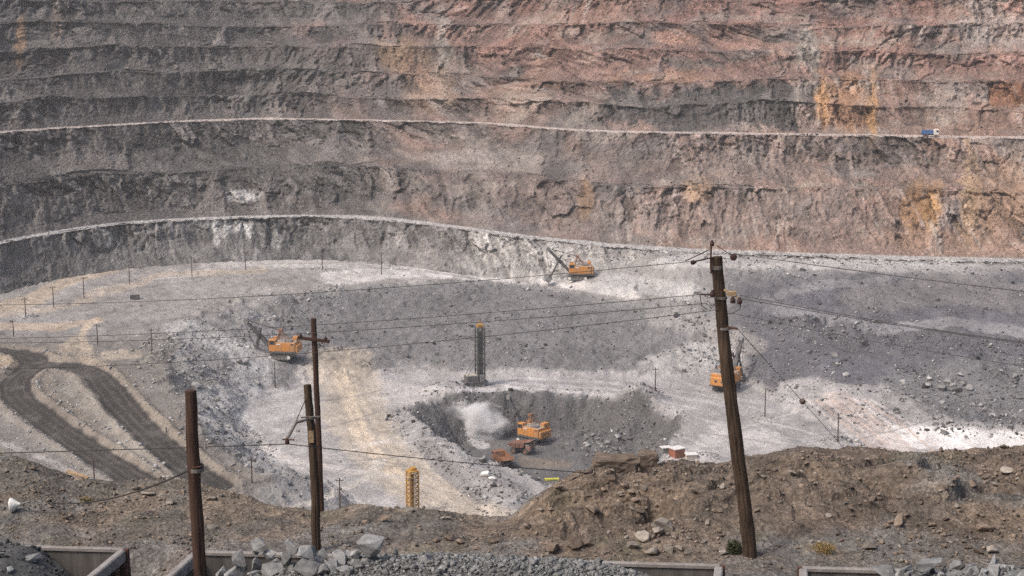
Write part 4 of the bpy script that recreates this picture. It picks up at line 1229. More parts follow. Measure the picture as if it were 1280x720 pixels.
ore_load('ore_load', 'pale grey blocks piled in the rightmost wagon', CAR3, [(-6.4, -1.6), (-5.4, -1.1), (-4.8, -.3), (-4.1, .3), (-3.2, .5), (6.4, .5)], .26, 3000,
         [(1160, 706, 46, 24), (1195, 708, 26, 20), (1106, 715, 38, 15), (1138, 718, 16, 10), (1218, 715, 18, 12), (1243, 714, 30, 14), (1266, 719, 24, 12), (1228, 719, 18, 10), (1178, 719, 18, 10)], 45, [(-4.4, 2, 34, .28, .6, .1)])

# ------------------------------------------------------------------ the white lamp shade lying on the bank
def white_lamp():
    p = cast_near(22, 640); k = p.y * 1.04 / F
    root = empty('lamp', p + Vector((0, 0, .02)))
    # local: axis along +x, shade opens to the left
    sh = MB(); prof = [(-.16, .215), (-.13, .21), (-.06, .17), (.02, .10), (.08, .06), (.13, .05)]
    sh.tube([(x, 0, .2) for x, r in prof], [r for x, r in prof], 20); so = sh.build('shade', M['white'], root, True)
    st = MB(); st.tube([(.12, 0, .2), (.34, .02, .235), (.42, .03, .25)], [.03, .026, .026], 8); st.build('stem', M['tube'], root)
    rg = MB(); rg.tube([(.46 + .085 * math.cos(a), .03, .25 + .085 * math.sin(a)) for a in np.linspace(0, 2 * math.pi, 17)], .018, 6, False); rg.build('mounting_ring', M['tube'], root)
    root.rotation_euler = (0, -.12, 0)
    tag(root, 'white bell shaped lamp lying on the left bank', 'lamp')
white_lamp()
pl = cast_near(97, 598)
o = MB().box(-.38, .38, -.09, .09, 0, .05).build('plank', M['tan']); o.location = pl + Vector((0, 0, .1)); o.rotation_euler = (.05, .22, -.25)
tag(o, 'short pale plank lying at the edge of the left bank', 'plank')
# ================================================================== MINING MACHINES
def stadium(x0, x1, z0, z1, n=8):
    r = (z1 - z0) / 2; zc = (z0 + z1) / 2
    p = [(x1 - r + r * math.sin(a), zc - r * math.cos(a)) for a in np.linspace(0, math.pi, n)]
    p += [(x0 + r - r * math.sin(a), zc + r * math.cos(a)) for a in np.linspace(0, math.pi, n)]
    return p

def crawler(root, L, gauge, w, h, wheels=True):
    for sy in (-1, 1):
        yc = sy * gauge / 2
        t = MB().prism(stadium(-L / 2, L / 2, 0, h), yc - w / 2, yc + w / 2)
        n = int(L / .55)
        for i in range(n):
            x = -L / 2 + h / 2 + (L - h) * (i + .5) / n
            t.box(x - .16, x + .16, yc - w / 2 - .03, yc + w / 2 + .03, h - .02, h + .07); t.box(x - .16, x + .16, yc - w / 2 - .03, yc + w / 2 + .03, -.07, .02)
        to = t.build('crawler_track', M['track'], root)
        for x in (-L / 2 + h / 2, L / 2 - h / 2):
            wh = MB().tube([(x, yc - w / 2 - .06, h / 2), (x, yc + w / 2 + .06, h / 2)], h * .36, 14); wh.build('drive_wheel', M['whitepaint'] if wheels else M['greysteel'], to)
        for i in range(5):
            x = -L / 2 + h + (L - 2 * h) * i / 4
            MB().tube([(x, yc - w / 2 - .04, h * .32), (x, yc + w / 2 + .04, h * .32)], h * .22, 10).build('roller', M['greysteel'], to)

def shovel(label, px, py, heading, reach=6.2, bz=.4, swing=0.0, boom_el=46, scale=1.0):
    """electric rope shovel, front along +x"""
    p = cast(px, py, pit_z)
    root = empty('mining_shovel', p + Vector((0, 0, -.15)), heading); root.scale = (scale,) * 3
    crawler(root, 7.4, 4.6, 1.15, 1.55)
    MB().box(-2.4, 2.4, -1.75, 1.75, .5, 1.5, .1).build('undercarriage', M['darksteel'], root)
    MB().tube([(0, 0, 1.45), (0, 0, 1.95)], 1.9, 24).build('slew_ring', M['darksteel'], root)
    MB().box(-5.3, 3.2, -3.0, 3.0, 1.95, 2.55, .08).build('deck', M['darksteel'], root)
    h = MB().box(-5.05, 1.7, -2.85, 2.85, 2.55, 5.35, .12).build('machine_house', M['orange'], root)
    MB().box(-4.9, 1.6, -2.7, 2.7, 5.352, 5.42).build('roof', M['roofgrey'], h)
    for sy in (-1, 1):
        y0 = sy * 2.852
        for x in (-4.2, -3.0, -1.8, -.6, .6):
            MB().box(x - .38, x + .38, *sorted((y0, y0 + sy * .06)), 3.2, 4.5, .02).build('side_panel', M['orange'], h)
        MB().box(-4.5, -3.7, *sorted((y0, y0 + sy * .09)), 4.62, 5.05).build('louvre', M['darksteel'], h)
        MB().box(-.55, .75, *sorted((y0 + sy * .0, y0 + sy * .08)), 4.66, 4.98).build('white_plate', M['whitepaint'], h)
        rl = MB()
        for x in np.linspace(-4.9, 1.5, 8): rl.bar((x, sy * 2.75, 5.4), (x, sy * 2.75, 6.25), .05)
        rl.bar((-4.9, sy * 2.75, 6.25), (1.5, sy * 2.75, 6.25), .05); rl.bar((-4.9, sy * 2.75, 5.85), (1.5, sy * 2.75, 5.85), .04); rl.build('handrail', M['rustorange'], h)
    MB().box(-5.9, -5.05, -2.7, 2.7, 2.2, 4.6, .25).build('counterweight', M['orange'], root)
    MB().box(-5.93, -5.90, -1.4, -.5, 3.2, 3.8).build('rear_hatch', M['darksteel'], root)
    MB().box(-5.93, -5.90, .6, 1.3, 3.2, 3.9).build('rear_hatch', M['darksteel'], root)
    MB().box(-4.95, -3.5, -2.6, -.2, 5.42, 6.55, .1).build('roof_housing', M['orange'], root)
    MB().box(-4.0, -1.6, .6, 2.3, 5.42, 6.05, .06).build('vent_box', M['greysteel'], root)
    c = MB().box(.9, 3.1, 1.0, 2.95, 2.57, 6.2, .1).build('cab', M['orange'], root)
    MB().box(3.1, 3.14, 1.2, 2.75, 4.6, 5.9).build('window', M['glass'], c); MB().box(1.2, 2.9, 2.95, 2.99, 4.7, 5.85).build('window', M['glass'], c)
    c2 = MB().box(1.75, 3.0, -2.9, -1.2, 2.57, 6.25, .1).build('front_housing', M['orange'], root)
    MB().box(2.0, 2.8, -2.94, -2.9, 4.9, 5.8).build('window', M['glass'], c2)
    # A-frame with its sheaves
    a = MB()
    for sy in (-1, 1):
        a.bar((1.2, sy * 1.3, 5.35), (.2, sy * .65, 8.4), .3); a.bar((-2.6, sy * 1.3, 5.35), (.1, sy * .65, 8.4), .22); a.bar((-1.2, sy * 1.0, 6.8), (.7, sy * 1.0, 6.8), .15)
    a.bar((.2, -.9, 8.4), (.2, .9, 8.4), .35); a.bar((.72, -1.0, 6.85), (.72, 1.0, 6.85), .18); a.box(-.5, .8, -.8, .8, 8.4, 8.9)
    a.build('gantry', M['rustorange'], root)
    # boom, stick and dipper
    el = R(boom_el); bl = 11.5
    b0 = Vector((2.9, 0, 2.9)); b1 = b0 + Vector((math.cos(el), 0, math.sin(el))) * bl
    bm_ = MB()
    bm_.bar(b0, b0.lerp(b1, .5), 1.7, .85, 1.25, 1.15); bm_.bar(b0.lerp(b1, .5), b1, 1.25, 1.1, .8, .6)
    bo = bm_.build('boom', M['darksteel'], root)
    MB().tube([(b1.x, -.45, b1.z), (b1.x, .45, b1.z)], .75, 18).build('sheave', M['greysteel'], bo)
    MB().box(-.45, .45, -1.0, 1.0, -.35, .35, mat=Matrix.Translation(b0.lerp(b1, .5)) @ Matrix.Rotation(-el, 4, 'Y')).build('saddle_block', M['darksteel'], bo)
    sad = b0.lerp(b1, .5); buck = Vector((2.9 + reach, 0, bz + 1.3))
    st = MB()
    d = (buck - sad).normalized(); tail = sad - d * 2.0
    for sy in (-1, 1): st.bar(tail + Vector((0, sy * .82, 0)), buck + Vector((0, sy * .82, 0)), .32, .55)
    st.bar(buck + Vector((0, -.9, 0)), buck + Vector((0, .9, 0)), .4)
    st.build('dipper_stick', M['darksteel'], root)
    ang = math.atan2(-(buck - sad).z, (buck - sad).x)
    mt = Matrix.Translation(buck) @ Matrix.Rotation(ang - R(10), 4, 'Y')
    bk = MB()
    bk.box(0, 2.1, -1.15, 1.15, .75, .95, mat=mt); bk.box(0, 1.9, -1.15, 1.15, -.95, -.75, mat=mt); bk.box(0, 2.0, 1.0, 1.2, -.9, .9, mat=mt); bk.box(0, 2.0, -1.2, -1.0, -.9, .9, mat=mt); bk.box(-.12, .1, -1.15, 1.15, -.95, .95, mat=mt)
    bo2 = bk.build('dipper', M['greysteel'], root)
    for y in (-.9, -.3, .3, .9):
        t = MB().box(2.05, 2.5, y - .13, y + .13, .72, .92, mat=mt).build('tooth', M['darksteel'], bo2)
    ro = MB()
    for sy in (-.35, .35):
        ro.tube([(.4, sy, 8.7), (b1.x, sy, b1.z + .3)], .07, 5); ro.tube([(b1.x + .7, sy, b1.z), buck + mt.to_3x3() @ Vector((1.0, sy, -.9))], .06, 5)
    ro.build('hoist_rope', M['wire'], root)
    MB().bar((-1.5, 3.05, 2.5), (-2.6, 3.05, .6), .5, .08).build('ladder', M['greysteel'], root)
    tag(root, label, 'mining shovel', 'orange electric shovels in the pit')
    return root
shovel('orange mining shovel on the left floor behind the thin pole with a crossarm', 352, 447, R(172), 5.0, 1.0, scale=1.05)
shovel('orange mining shovel digging at the foot of the rock face on the back bench', 722, 349, R(176), 7.2, -.6, scale=1.0)
shovel('orange mining shovel seen from behind in the sunken pit beside the trucks', 664, 552, R(140), 6.0, 1.6, boom_el=58, scale=.98)
shovel('orange mining shovel half hidden behind the thick leaning pole', 909, 487, R(60), 6.0, 1.0, boom_el=54, scale=1.14)

def wheel(parent, x, y, r, w):
    t = MB().tube([(x, y - w / 2, r), (x, y - w * .35, r), (x, y + w * .35, r), (x, y + w / 2, r)], [r * .9, r, r, r * .9], 18)
    o = t.build('wheel', M['tyre'], parent)
    MB().tube([(x, y - w / 2 - .03, r), (x, y + w / 2 + .03, r)], r * .5, 14).build('rim', M['rustorange'], o)

def haul_truck(label, px, py, heading, tip=0.0, scale=1.0):
    p = cast(px, py, pit_z)
    root = empty('haul_truck', p + Vector((0, 0, -.08)), heading); root.scale = (scale,) * 3
    c = MB().box(-3.2, 3.6, -.85, .85, .95, 1.55, .05); c.box(2.9, 3.9, -1.9, 1.9, 1.1, 1.5, .05); c.build('chassis', M['darksteel'], root)
    for sy in (-1, 1):
        wheel(root, 2.3, sy * 1.65, .95, .7); wheel(root, -1.9, sy * 1.15, .95, .65); wheel(root, -1.9, sy * 1.85, .95, .65)
    hd = MB().box(2.1, 3.9, -1.75, 1.75, 1.5, 2.75, .1).build('hood', M['truck'], root)
    MB().box(3.9, 3.95, -.75, .75, 1.55, 2.65).build('grille', M['darksteel'], hd)
    for sy in (-1, 1): MB().tube([(3.9, sy * 1.25, 1.9), (3.98, sy * 1.25, 1.9)], .2, 12).build('headlight', M['whitepaint'], hd)
    cb = MB().box(1.7, 3.5, .25, 1.75, 2.75, 4.15, .1).build('cab', M['truck'], root)
    MB().box(3.5, 3.53, .4, 1.6, 3.2, 3.95).build('window', M['glass'], cb); MB().box(1.95, 3.3, 1.75, 1.78, 3.2, 3.95).build('window', M['glass'], cb)
    MB().box(2.0, 3.4, -1.6, -.2, 2.75, 3.3, .08).build('air_filter_housing', M['greysteel'], root)
    MB().tube([(.2, 1.35, 1.35), (1.2, 1.35, 1.35)], .42, 14).build('fuel_tank', M['rustorange'], root)
    # dump body: sloping floor, two sides, front wall and canopy over the cab
    mt = Matrix.Translation((-3.0, 0, 1.9)) @ Matrix.Rotation(-tip, 4, 'Y')
    b = MB()
    def P(pts): return [tuple(mt @ Vector(q)) for q in pts]
    def slab(a, t=.12):
        a = [Vector(q) for q in a]; n = (a[1] - a[0]).cross(a[2] - a[0]).normalized() * t
        vs = [b.bm.verts.new(mt @ q) for q in a] + [b.bm.verts.new(mt @ (q + n)) for q in a]
        for f in ((3, 2, 1, 0), (4, 5, 6, 7), (0, 1, 5, 4), (1, 2, 6, 5), (2, 3, 7, 6), (3, 0, 4, 7)): b.bm.faces.new([vs[i] for i in f])
    slab([(-1.2, -1.7, .75), (1.2, -1.7, 0), (1.2, 1.7, 0), (-1.2, 1.7, .75)]); slab([(1.2, -1.7, 0), (4.4, -1.7, .35), (4.4, 1.7, .35), (1.2, 1.7, 0)])
    for sy in (-1, 1):
        a = [(-1.25, sy * 1.95, 1.15), (1.2, sy * 1.75, -.05), (4.5, sy * 1.75, .3), (4.9, sy * 2.0, 2.0)]
        slab(a if sy > 0 else a[::-1])
    slab([(4.4, -1.75, .3), (4.9, -1.95, 2.0), (4.9, 1.95, 2.0), (4.4, 1.75, .3)])
    slab([(4.85, -1.95, 1.95), (6.6, -1.85, 2.25), (6.6, 1.85, 2.25), (4.85, 1.95, 1.95)])
    bo = b.build('dump_body', M['rustorange'] if label.startswith('worn') else M['truck'], root)
    for x in (.2, 1.6, 3.0):
        for sy in (-1, 1):
            MB().bar(mt @ Vector((x, sy * 1.86, .15)), mt @ Vector((x + .1, sy * 2.0, 1.45)), .16).build('rib', M['rustorange'], bo)
    ld = MB(); ld.bar((3.7, 1.5, .7), (3.9, 1.5, 2.8), .5, .06); ld.build('ladder', M['greysteel'], root)
    tag(root, label, 'haul truck', 'haul trucks being loaded in the sunken pit')
    return root, mt
T1, m1 = haul_truck('worn orange haul truck nearest in the sunken pit, its open tail turned this way', 628, 582, R(118), 0.0, .95)
T2, m2 = haul_truck('red brown haul truck standing under the shovel in the sunken pit', 652, 566, R(-28), 0.0, .95)

def drill_rig():
    p = cast(594, 482, pit_z)
    root = empty('drill_rig', p + Vector((0, 0, -.1)), R(20))
    crawler(root, 5.2, 3.4, .8, 1.1, False)
    MB().box(-3.8, 3.6, -2.2, 2.2, 1.1, 1.7, .05).build('platform', M['darksteel'], root)
    MB().box(-3.2, 0.6, -1.7, 1.7, 1.6, 3.6, .1).build('machine_house', M['mast'], root)
    MB().box(-3.1, 0.5, -1.6, 1.6, 3.602, 3.68).build('roof', M['roofgrey'], root)
    cb = MB().box(1.0, 2.5, -1.9, -.6, 1.6, 3.7, .08).build('cab', M['greysteel'], root); MB().box(2.5, 2.53, -1.75, -.75, 2.5, 3.5).build('window', M['glass'], cb)
    for sx, sy in ((1, 1), (1, -1), (-1, 1), (-1, -1)):
        MB().tube([(sx * 2.3, sy * 2.0, -.1), (sx * 2.3, sy * 2.0, 1.5)], .18, 8).build('jack', M['greysteel'], root)
    H = 18.6; w = 1.15
    mast = MB()
    for sx in (-1, 1):
        for sy in (-1, 1): mast.bar((1.6 + sx * w, sy * w, 1.2), (1.6 + sx * w, sy * w, H), .42)
    mo = mast.build('mast', M['mast'], root)
    n = 11
    for i in range(n):
        z0, z1 = 1.4 + i * (H - 1.6) / n, 1.4 + (i + 1) * (H - 1.6) / n
        br = MB()
        for sy in (-1, 1):
            br.bar((1.6 - w, sy * w, z0), (1.6 + w, sy * w, z1), .1); br.bar((1.6 - w, sy * w, z1), (1.6 + w, sy * w, z1), .1)
        for sx in (-1, 1): br.bar((1.6 + sx * w, -w, z0), (1.6 + sx * w, w, z1), .1)
        br.build('brace', M['mast'], mo)
    MB().box(1.6 - w * .62, 1.6 + w * .62, -w * .62, w * .62, 1.7, H - 1.2).build('mast_casing', M['mast'], root)
    MB().tube([(1.6, 0, .3), (1.6, 0, H - 3)], .42, 10).build('drill_rod', M['darksteel'], root)
    MB().tube([(1.3, .5, 3), (1.3, .5, H - 4)], .2, 8).build('drill_rod', M['darksteel'], root)
    MB().box(.9, 2.3, -.7, .7, H - 4.2, H - 2.2, .1).build('rotary_head', M['darksteel'], root)
    cr = MB().box(.7, 2.5, -.9, .9, H, H + 1.0, .08); cr.bar((.9, 0, H + 1.2), (1.6, 0, H + 2.1), .2); cr.bar((2.3, 0, H + 1.2), (1.6, 0, H + 2.1), .2); cr.build('mast_crown', M['yellow'], root)
    for sy in (-1, 1): MB().tube([(-2.9, sy * 1.2, 3.4), (.7, sy * .9, 9.5)], .09, 6).build('mast_stay', M['darksteel'], root)
    tag(root, 'tall grey blast hole drill rig with a yellow mast top on the middle terrace', 'drill rig')
drill_rig()

def yellow_tower():
    p = cast(516, 642, pit_z, 300, 720)
    root = empty('lattice_tower', p, R(28))
    H, w = 10.2, 1.05
    post = []
    for sx in (-1, 1):
        for sy in (-1, 1): MB().bar((sx * w, sy * w, -.3), (sx * w, sy * w, H), .30).build('corner_post', M['yellow'], root)
    n = 9
    for i in range(n):
        z0, z1 = .3 + i * (H - .6) / n, .3 + (i + 1) * (H - .6) / n
        for sy in (-1, 1):
            MB().bar((-w, sy * w, z0), (w, sy * w, z1), .13).build('brace', M['yellow'], root); MB().bar((-w, sy * w, z1), (w, sy * w, z1), .15).build('cross_bar', M['yellow'], root)
        for sx in (-1, 1):
            MB().bar((sx * w, -w, z1), (sx * w, w, z0), .13).build('brace', M['yellow'], root); MB().bar((sx * w, -w, z1), (sx * w, w, z1), .15).build('cross_bar', M['yellow'], root)
    MB().box(-.35, .35, -.35, .35, 0, H - .8).build('core_column', M['rustorange'], root)
    MB().bar((.05, -1.05, 0), (.05, -1.05, H), .75, .1).build('ladder', M['roofgrey'], root)
    MB().box(-w - .15, w + .15, -w - .15, w + .15, H, H + .35, .05).build('top_plate', M['yellow'], root)
    MB().box(-1.6, -.9, -1.5, .4, H - 1.2, H - .95).build('bracket_plate', M['tan'], root)
    MB().box(-.5, .9, -.6, .6, H + .35, H + 1.0, .1).build('sheave_head', M['yellow'], root)
    tag(root, 'yellow lattice steel tower standing just behind the near bank', 'tower')
yellow_tower()

# ------------------------------------------------------------------ huts at the lip of the sunken pit
def hut(name, label, px, py, rz, w, d, h, wall, door=True):
    p = cast(px, py, pit_z)
    root = empty(name, p + Vector((0, 0, -.3)), rz)
    MB().box(-w / 2, w / 2, -d / 2, d / 2, 0, h).build('wall', M[wall], root)
    MB().box(-w / 2 - .2, w / 2 + .2, -d / 2 - .2, d / 2 + .2, h + .003, h + .22, .03).build('roof', M['whitepaint'], root)
    if door:
        MB().box(-.5, .4, -d / 2 - .05, -d / 2, .1, 2.0).build('door', M['rustorange'], root)
        wo = MB().box(w / 2, w / 2 + .04, -.5, .5, 1.2, 2.0).build('window', M['glass'], root)
    tag(root, label, 'hut', 'small huts on the pit floor')
hut('brick_hut', 'red brick hut with a white roof, tallest of the three beside the sunken pit', 846, 571, R(32), 3.2, 2.8, 2.6, 'brick')
hut('shed', 'low open looking shed with a white roof left of the red brick hut', 832, 566, R(20), 2.3, 1.8, 1.7, 'greysteel', False)
hut('shed', 'low grey shed with a white roof right of the red brick hut', 864, 573, R(8), 2.8, 2.0, 1.4, 'roofgrey', False)
p = cast(690, 601, pit_z)
o = MB().box(-2.0, 2.0, -.35, .35, 0, .55, .06); o.box(-1.7, -1.5, -.5, .5, -.1, .1); o.box(1.5, 1.7, -.5, .5, -.1, .1)
o = o.build('road_barrier', M['neon']); o.location = p + Vector((0, 0, .12)); o.rotation_euler = (0, 0, R(6)); tag(o, 'long yellow green bar lying on the floor of the sunken pit', 'barrier')
p = cast(168, 374, pit_z)
root = empty('steel_container', p, R(4)); MB().box(-1.5, 1.7, -.8, .8, 0, 1.6, .04).build('body', M['darksteel'], root); MB().box(-1.72, -1.502, -.8, .8, .02, 1.58, .03).build('end_panel', M['whitepaint'], root); MB().box(-1.45, 1.6, -.7, .7, 1.602, 1.68).build('lid', M['greysteel'], root)
tag(root, 'dark steel box with a white end standing alone on the back bench', 'container')

# ------------------------------------------------------------------ traffic on the upper bench road
def road2(px, k=.5):
    D = float(D2_of(np.array([px]))[0]) - ROADW2 * k
    return Vector(((px - 640) / F * D * 1.0 * (cp + (CAMZ - 66) / D * sp), D, 66.15))
def tipper():
    a, b = road2(1153), road2(1173)
    rz = math.atan2(b.y - a.y, b.x - a.x)
    root = empty('tipper_truck', road2(1163), rz)
    MB().box(-3.2, 3.0, -.5, .5, .6, .95).build('chassis', M['darksteel'], root)
    bd = MB().box(-3.3, .9, -1.2, 1.2, 1.0, 2.6, .06); bd.box(-3.6, -2.4, -1.1, 1.1, 1.0, 1.7, .05); bd.build('dump_body', M['blue'], root)
    c = MB().box(1.1, 3.1, -1.15, 1.15, .8, 2.9, .12).build('cab', M['whitepaint'], root)
    MB().box(3.1, 3.13, -1.0, 1.0, 1.8, 2.6).build('window', M['glass'], c); MB().box(2.1, 2.9, -1.18, -1.15, 1.8, 2.6).build('window', M['glass'], c)
    for x in (-2.4, -1.3, 2.2):
        for sy in (-1, 1): wheel(root, x, sy * .98, .5, .3)
    tag(root, 'blue tipper truck with a white cab driving on the upper bench road', 'truck')
tipper()
for i, px in enumerate((1003, 1009, 1015, 1021)):
    o = bpy.data.objects.new('dark_boulder', BIG[i].copy()); COL.objects.link(o); o.data.materials.clear(); o.data.materials.append(M['darksteel'])
    o.location = road2(px, .8) + Vector((0, 0, .35)); o.scale = (1.5, 1.2, 1.2); o.rotation_euler = (0, 0, i)
    tag(o, ('leftmost', 'second from left', 'third from left', 'rightmost')[i] + ' of four small dark lumps in a row on the upper bench road', 'boulder', 'row of four dark lumps on the upper bench road')

# ------------------------------------------------------------------ thin power poles inside the pit
def pit_pole(px, py, top, label, arm=True):
    p = cast(px, py, pit_z)
    h = (py - top) * p.y * 1.0 / F
    root = empty('power_pole', p)
    MB().tube([(0, 0, -.6), (.02, 0, h * .5), (0, 0, h)], [.17, .15, .12], 7).build('pole', M['woodred'], root)
    if arm:
        MB().bar((-.9, 0, h - .6), (.9, 0, h - .6), .14).build('crossarm', M['woodred'], root)
        for x in (-.8, .8): MB().tube([(x, 0, h - .55), (x, 0, h - .22)], .08, 6).build('insulator', M['insul'], root)
    tag(root, label, 'power pole', 'thin power poles in the pit')
for a in [(17, 421, 399, 'thin pit pole nearest the left edge, above the haul road bend'), (32, 396, 371, 'thin pit pole with a low heap at its foot near the left wall'), (67, 384, 357, 'thin pit pole standing on the sandy left track'),
          (105, 373, 345, 'thin pit pole second to the left of the steel box'), (162, 356, 330, 'thin pit pole just behind the steel box'), (240, 347, 320, 'thin back bench pole below the white streaked rock'),
          (307, 337, 314, 'thin back bench pole right below the white streaked rock face'), (403, 338, 318, 'thin back bench pole standing in a small dark heap'), (477, 343, 315, 'thin back bench pole farthest right, left of the digging shovel'),
          (122, 431, 404, 'thin pit pole above the second haul road bend'), (190, 443, 409, 'thin pit pole at the top of the rocky left bank'), (344, 485, 451, 'thin pit pole standing in front of the left shovel'),
          (819, 489, 458, 'thin pit pole behind the right rim of the sunken pit'), (956, 521, 483, 'thin pit pole in a small heap right of the leaning pole'), (1047, 553, 515, 'thin pit pole in a grey heap on the white floor'),
          (315, 604, 570, 'thin pit pole low on the floor right of the nearest left pole'), (425, 636, 595, 'thin pit pole low on the floor left of the yellow tower')]:
    pit_pole(a[0], a[1], a[2], a[3], a[0] not in (344, 1047, 956))
pit_pole(1076, 572, 553, 'short pit pole whose top shows just above the right bank')
pit_pole(118, 603, 572, 'thin pit pole beside the dark haul road behind the left bank')
p = cast(208, 541, pit_z)
root = empty('marker_post', p); MB().tube([(0, 0, -.3), (0, 0, 1.3)], [.16, .14], 8).build('post', M['darksteel'], root); MB().box(-.2, .2, -.1, .1, .9, 1.4).build('marker_plate', M['darksteel'], root)
tag(root, 'short dark marker post on the verge of the haul road', 'post')
# ================================================================== NEAR POLES AND WIRES
def log_pole(name, label, base, top, r0, r1, mat, group='wooden poles along the rim'):
    base, top = Vector(base), Vector(top)
    root = empty(name, base)
    r = random.Random(str(label))
    pts, rad = [], []
    d = top - base
    for i in range(22):
        t = i / 21
        b = .035 * math.sin(t * 5 + r0 * 40)
        pts.append(d * t + Vector((b + r.uniform(-.008, .008), r.uniform(-.008, .008), -.5 if i == 0 else 0))); rad.append((r0 + (r1 - r0) * t) * r.uniform(.96, 1.04))
    n = 110      # an uneven log with drying cracks and knots
    P2_ = [np.interp(np.linspace(0, 21, n), range(22), [q[c] for q in pts]) for c in range(3)]
    R2_ = np.interp(np.linspace(0, 21, n), range(22), rad)
    po = MB().tube(list(zip(*P2_)), list(R2_), 24).build('pole', M[mat], root, False)
    me = po.data; V = np.empty(len(me.vertices) * 3, np.float32); me.vertices.foreach_get('co', V); V = V.reshape(-1, 3)
    ring = np.arange(len(V)) // 24; ax = np.stack(P2_, -1)[np.minimum(ring, n - 1)]
    rad_v = V - ax; ang = np.arctan2(rad_v[:, 1], rad_v[:, 0]); hgt = ax[:, 2]
    sd = r.randrange(900)
    crack = sstep(.55, .9, fbm(np.cos(ang) * 4 + sd, np.sin(ang) * 4, hgt * .35, 2, sd))
    k = 1 + .05 * fbm(np.cos(ang) * 1.5, np.sin(ang) * 1.5 + sd, hgt * 1.6, 3, sd) - .10 * sstep(.25, .5, fbm(np.cos(ang) * 4 + sd, np.sin(ang) * 4, hgt * .4, 2, sd + 5))
    V = ax + rad_v * k[:, None]
    me.vertices.foreach_set('co', np.ascontiguousarray(V, np.float32).ravel()); me.update()
    tag(root, label, 'utility pole', group)
    return root
def ppt(px, py, D): return at_dist(px, py, D)
def insul(root, p, s=1.0, axis=Vector((0, 0, 1)), name='insulator'):
    p = Vector(p); ax = axis.normalized()
    prof = [(-.5, .35), (-.45, .8), (-.2, .9), (-.15, .6), (-.1, .95), (.2, .8), (.25, .5), (.5, .4)]
    MB().tube([p + ax * z * .2 * s for z, r in prof], [r * .085 * s for z, r in prof], 10).build(name, M['insul'], root)

# thick leaning pole at the right
PD = 40.0
g = cast_near(937, 694); PD = g.y
base = g + Vector((0, 0, -.1)); topp = ppt(895, 321, PD)
P1 = log_pole('utility_pole', 'thick brown leaning wooden pole with insulators at the right', base, topp, .195, .150, 'wood')
def L1(px, py, dy=0.0): return ppt(px, py, PD + dy) - base
MB().tube([L1(889, 342, -.17), L1(888.5, 325, -.17), L1(889, 308, -.12)], .026, 7).build('pin', M['rust'], P1)
insul(P1, L1(890, 304, -.12), .8)
MB().tube([L1(895, 334, 0) - Vector((0, 0, .05)), L1(895, 334, 0) + Vector((0, 0, .05))], .168, 14).build('strap', M['tube'], P1)
MB().tube([L1(900.5, 372, 0) - Vector((0, 0, .03)), L1(900.5, 372, 0) + Vector((0, 0, .03))], .178, 14).build('strap', M['tube'], P1)
MB().tube([L1(905, 410, 0) - Vector((0, 0, .03)), L1(905, 410, 0) + Vector((0, 0, .03))], .184, 14).build('strap', M['tube'], P1)
MB().bar(L1(890, 322, -.17), L1(868, 327, -.5), .03).build('bracket', M['rust'], P1)
insul(P1, L1(867, 328, -.5), .75, Vector((1, .3, .1)))
MB().tube([L1(887, 312, -.15), L1(857, 326, -.6)], .014, 6).build('stay_rod', M['rust'], P1)
insul(P1, L1(917, 321, -.2), 1.15, Vector((.3, 1, .1)))
MB().tube([L1(917, 321, -.2), L1(896, 307, -.15)], .012, 6).build('stay_rod', M['rust'], P1)
MB().bar(L1(893, 369, -.15), L1(876, 368, -.3), .035).build('bracket', M['rust'], P1)
insul(P1, L1(890.5, 367, -.25), .95)
MB().tube([L1(875, 369, -.3), L1(877, 382, -.3), L1(884, 387, -.2)], .011, 6).build('jumper_wire', M['wire'], P1)
MB().box(-.10, .12, -.07, .07, -.06, .06).build('bracket_block', M['tan'], P1).location = L1(914, 367, -.2)
MB().bar(L1(905, 362, -.15), L1(923, 372, -.25), .05).build('bracket', M['tan'], P1)
insul(P1, L1(916, 375, -.25), .9); insul(P1, L1(924.5, 376, -.25), .9)
MB().tube([L1(926, 379, -.25), L1(925, 386, -.25), L1(917, 391, -.2), L1(910, 392, -.1)], .011, 6).build('jumper_wire', M['wire'], P1)
MB().bar(L1(908, 409, -.1), L1(922, 411, -.2), .05).build('bracket', M['rust'], P1)

# short pole nearest the camera, at the left
b2 = ppt(254, 760, 33.0); b2.z = float(near_z(np.array([b2.x]), np.array([b2.y]))[0])
P2 = log_pole('utility_pole', 'leftmost short brown wooden pole standing before the wagon gap', b2, ppt(240, 488, 33.0), .165, .125, 'woodred')
def L2(px, py, dy=0.0): return ppt(px, py, 33.0 + dy) - b2
MB().tube([L2(245.5, 587) - Vector((0, 0, .04)), L2(245.5, 587) + Vector((0, 0, .04))], .162, 14).build('strap', M['tube'], P2)
MB().tube([L2(245.5, 582) - Vector((0, 0, .015)), L2(245.5, 582) + Vector((0, 0, .015))], .160, 14).build('strap', M['rust'], P2)
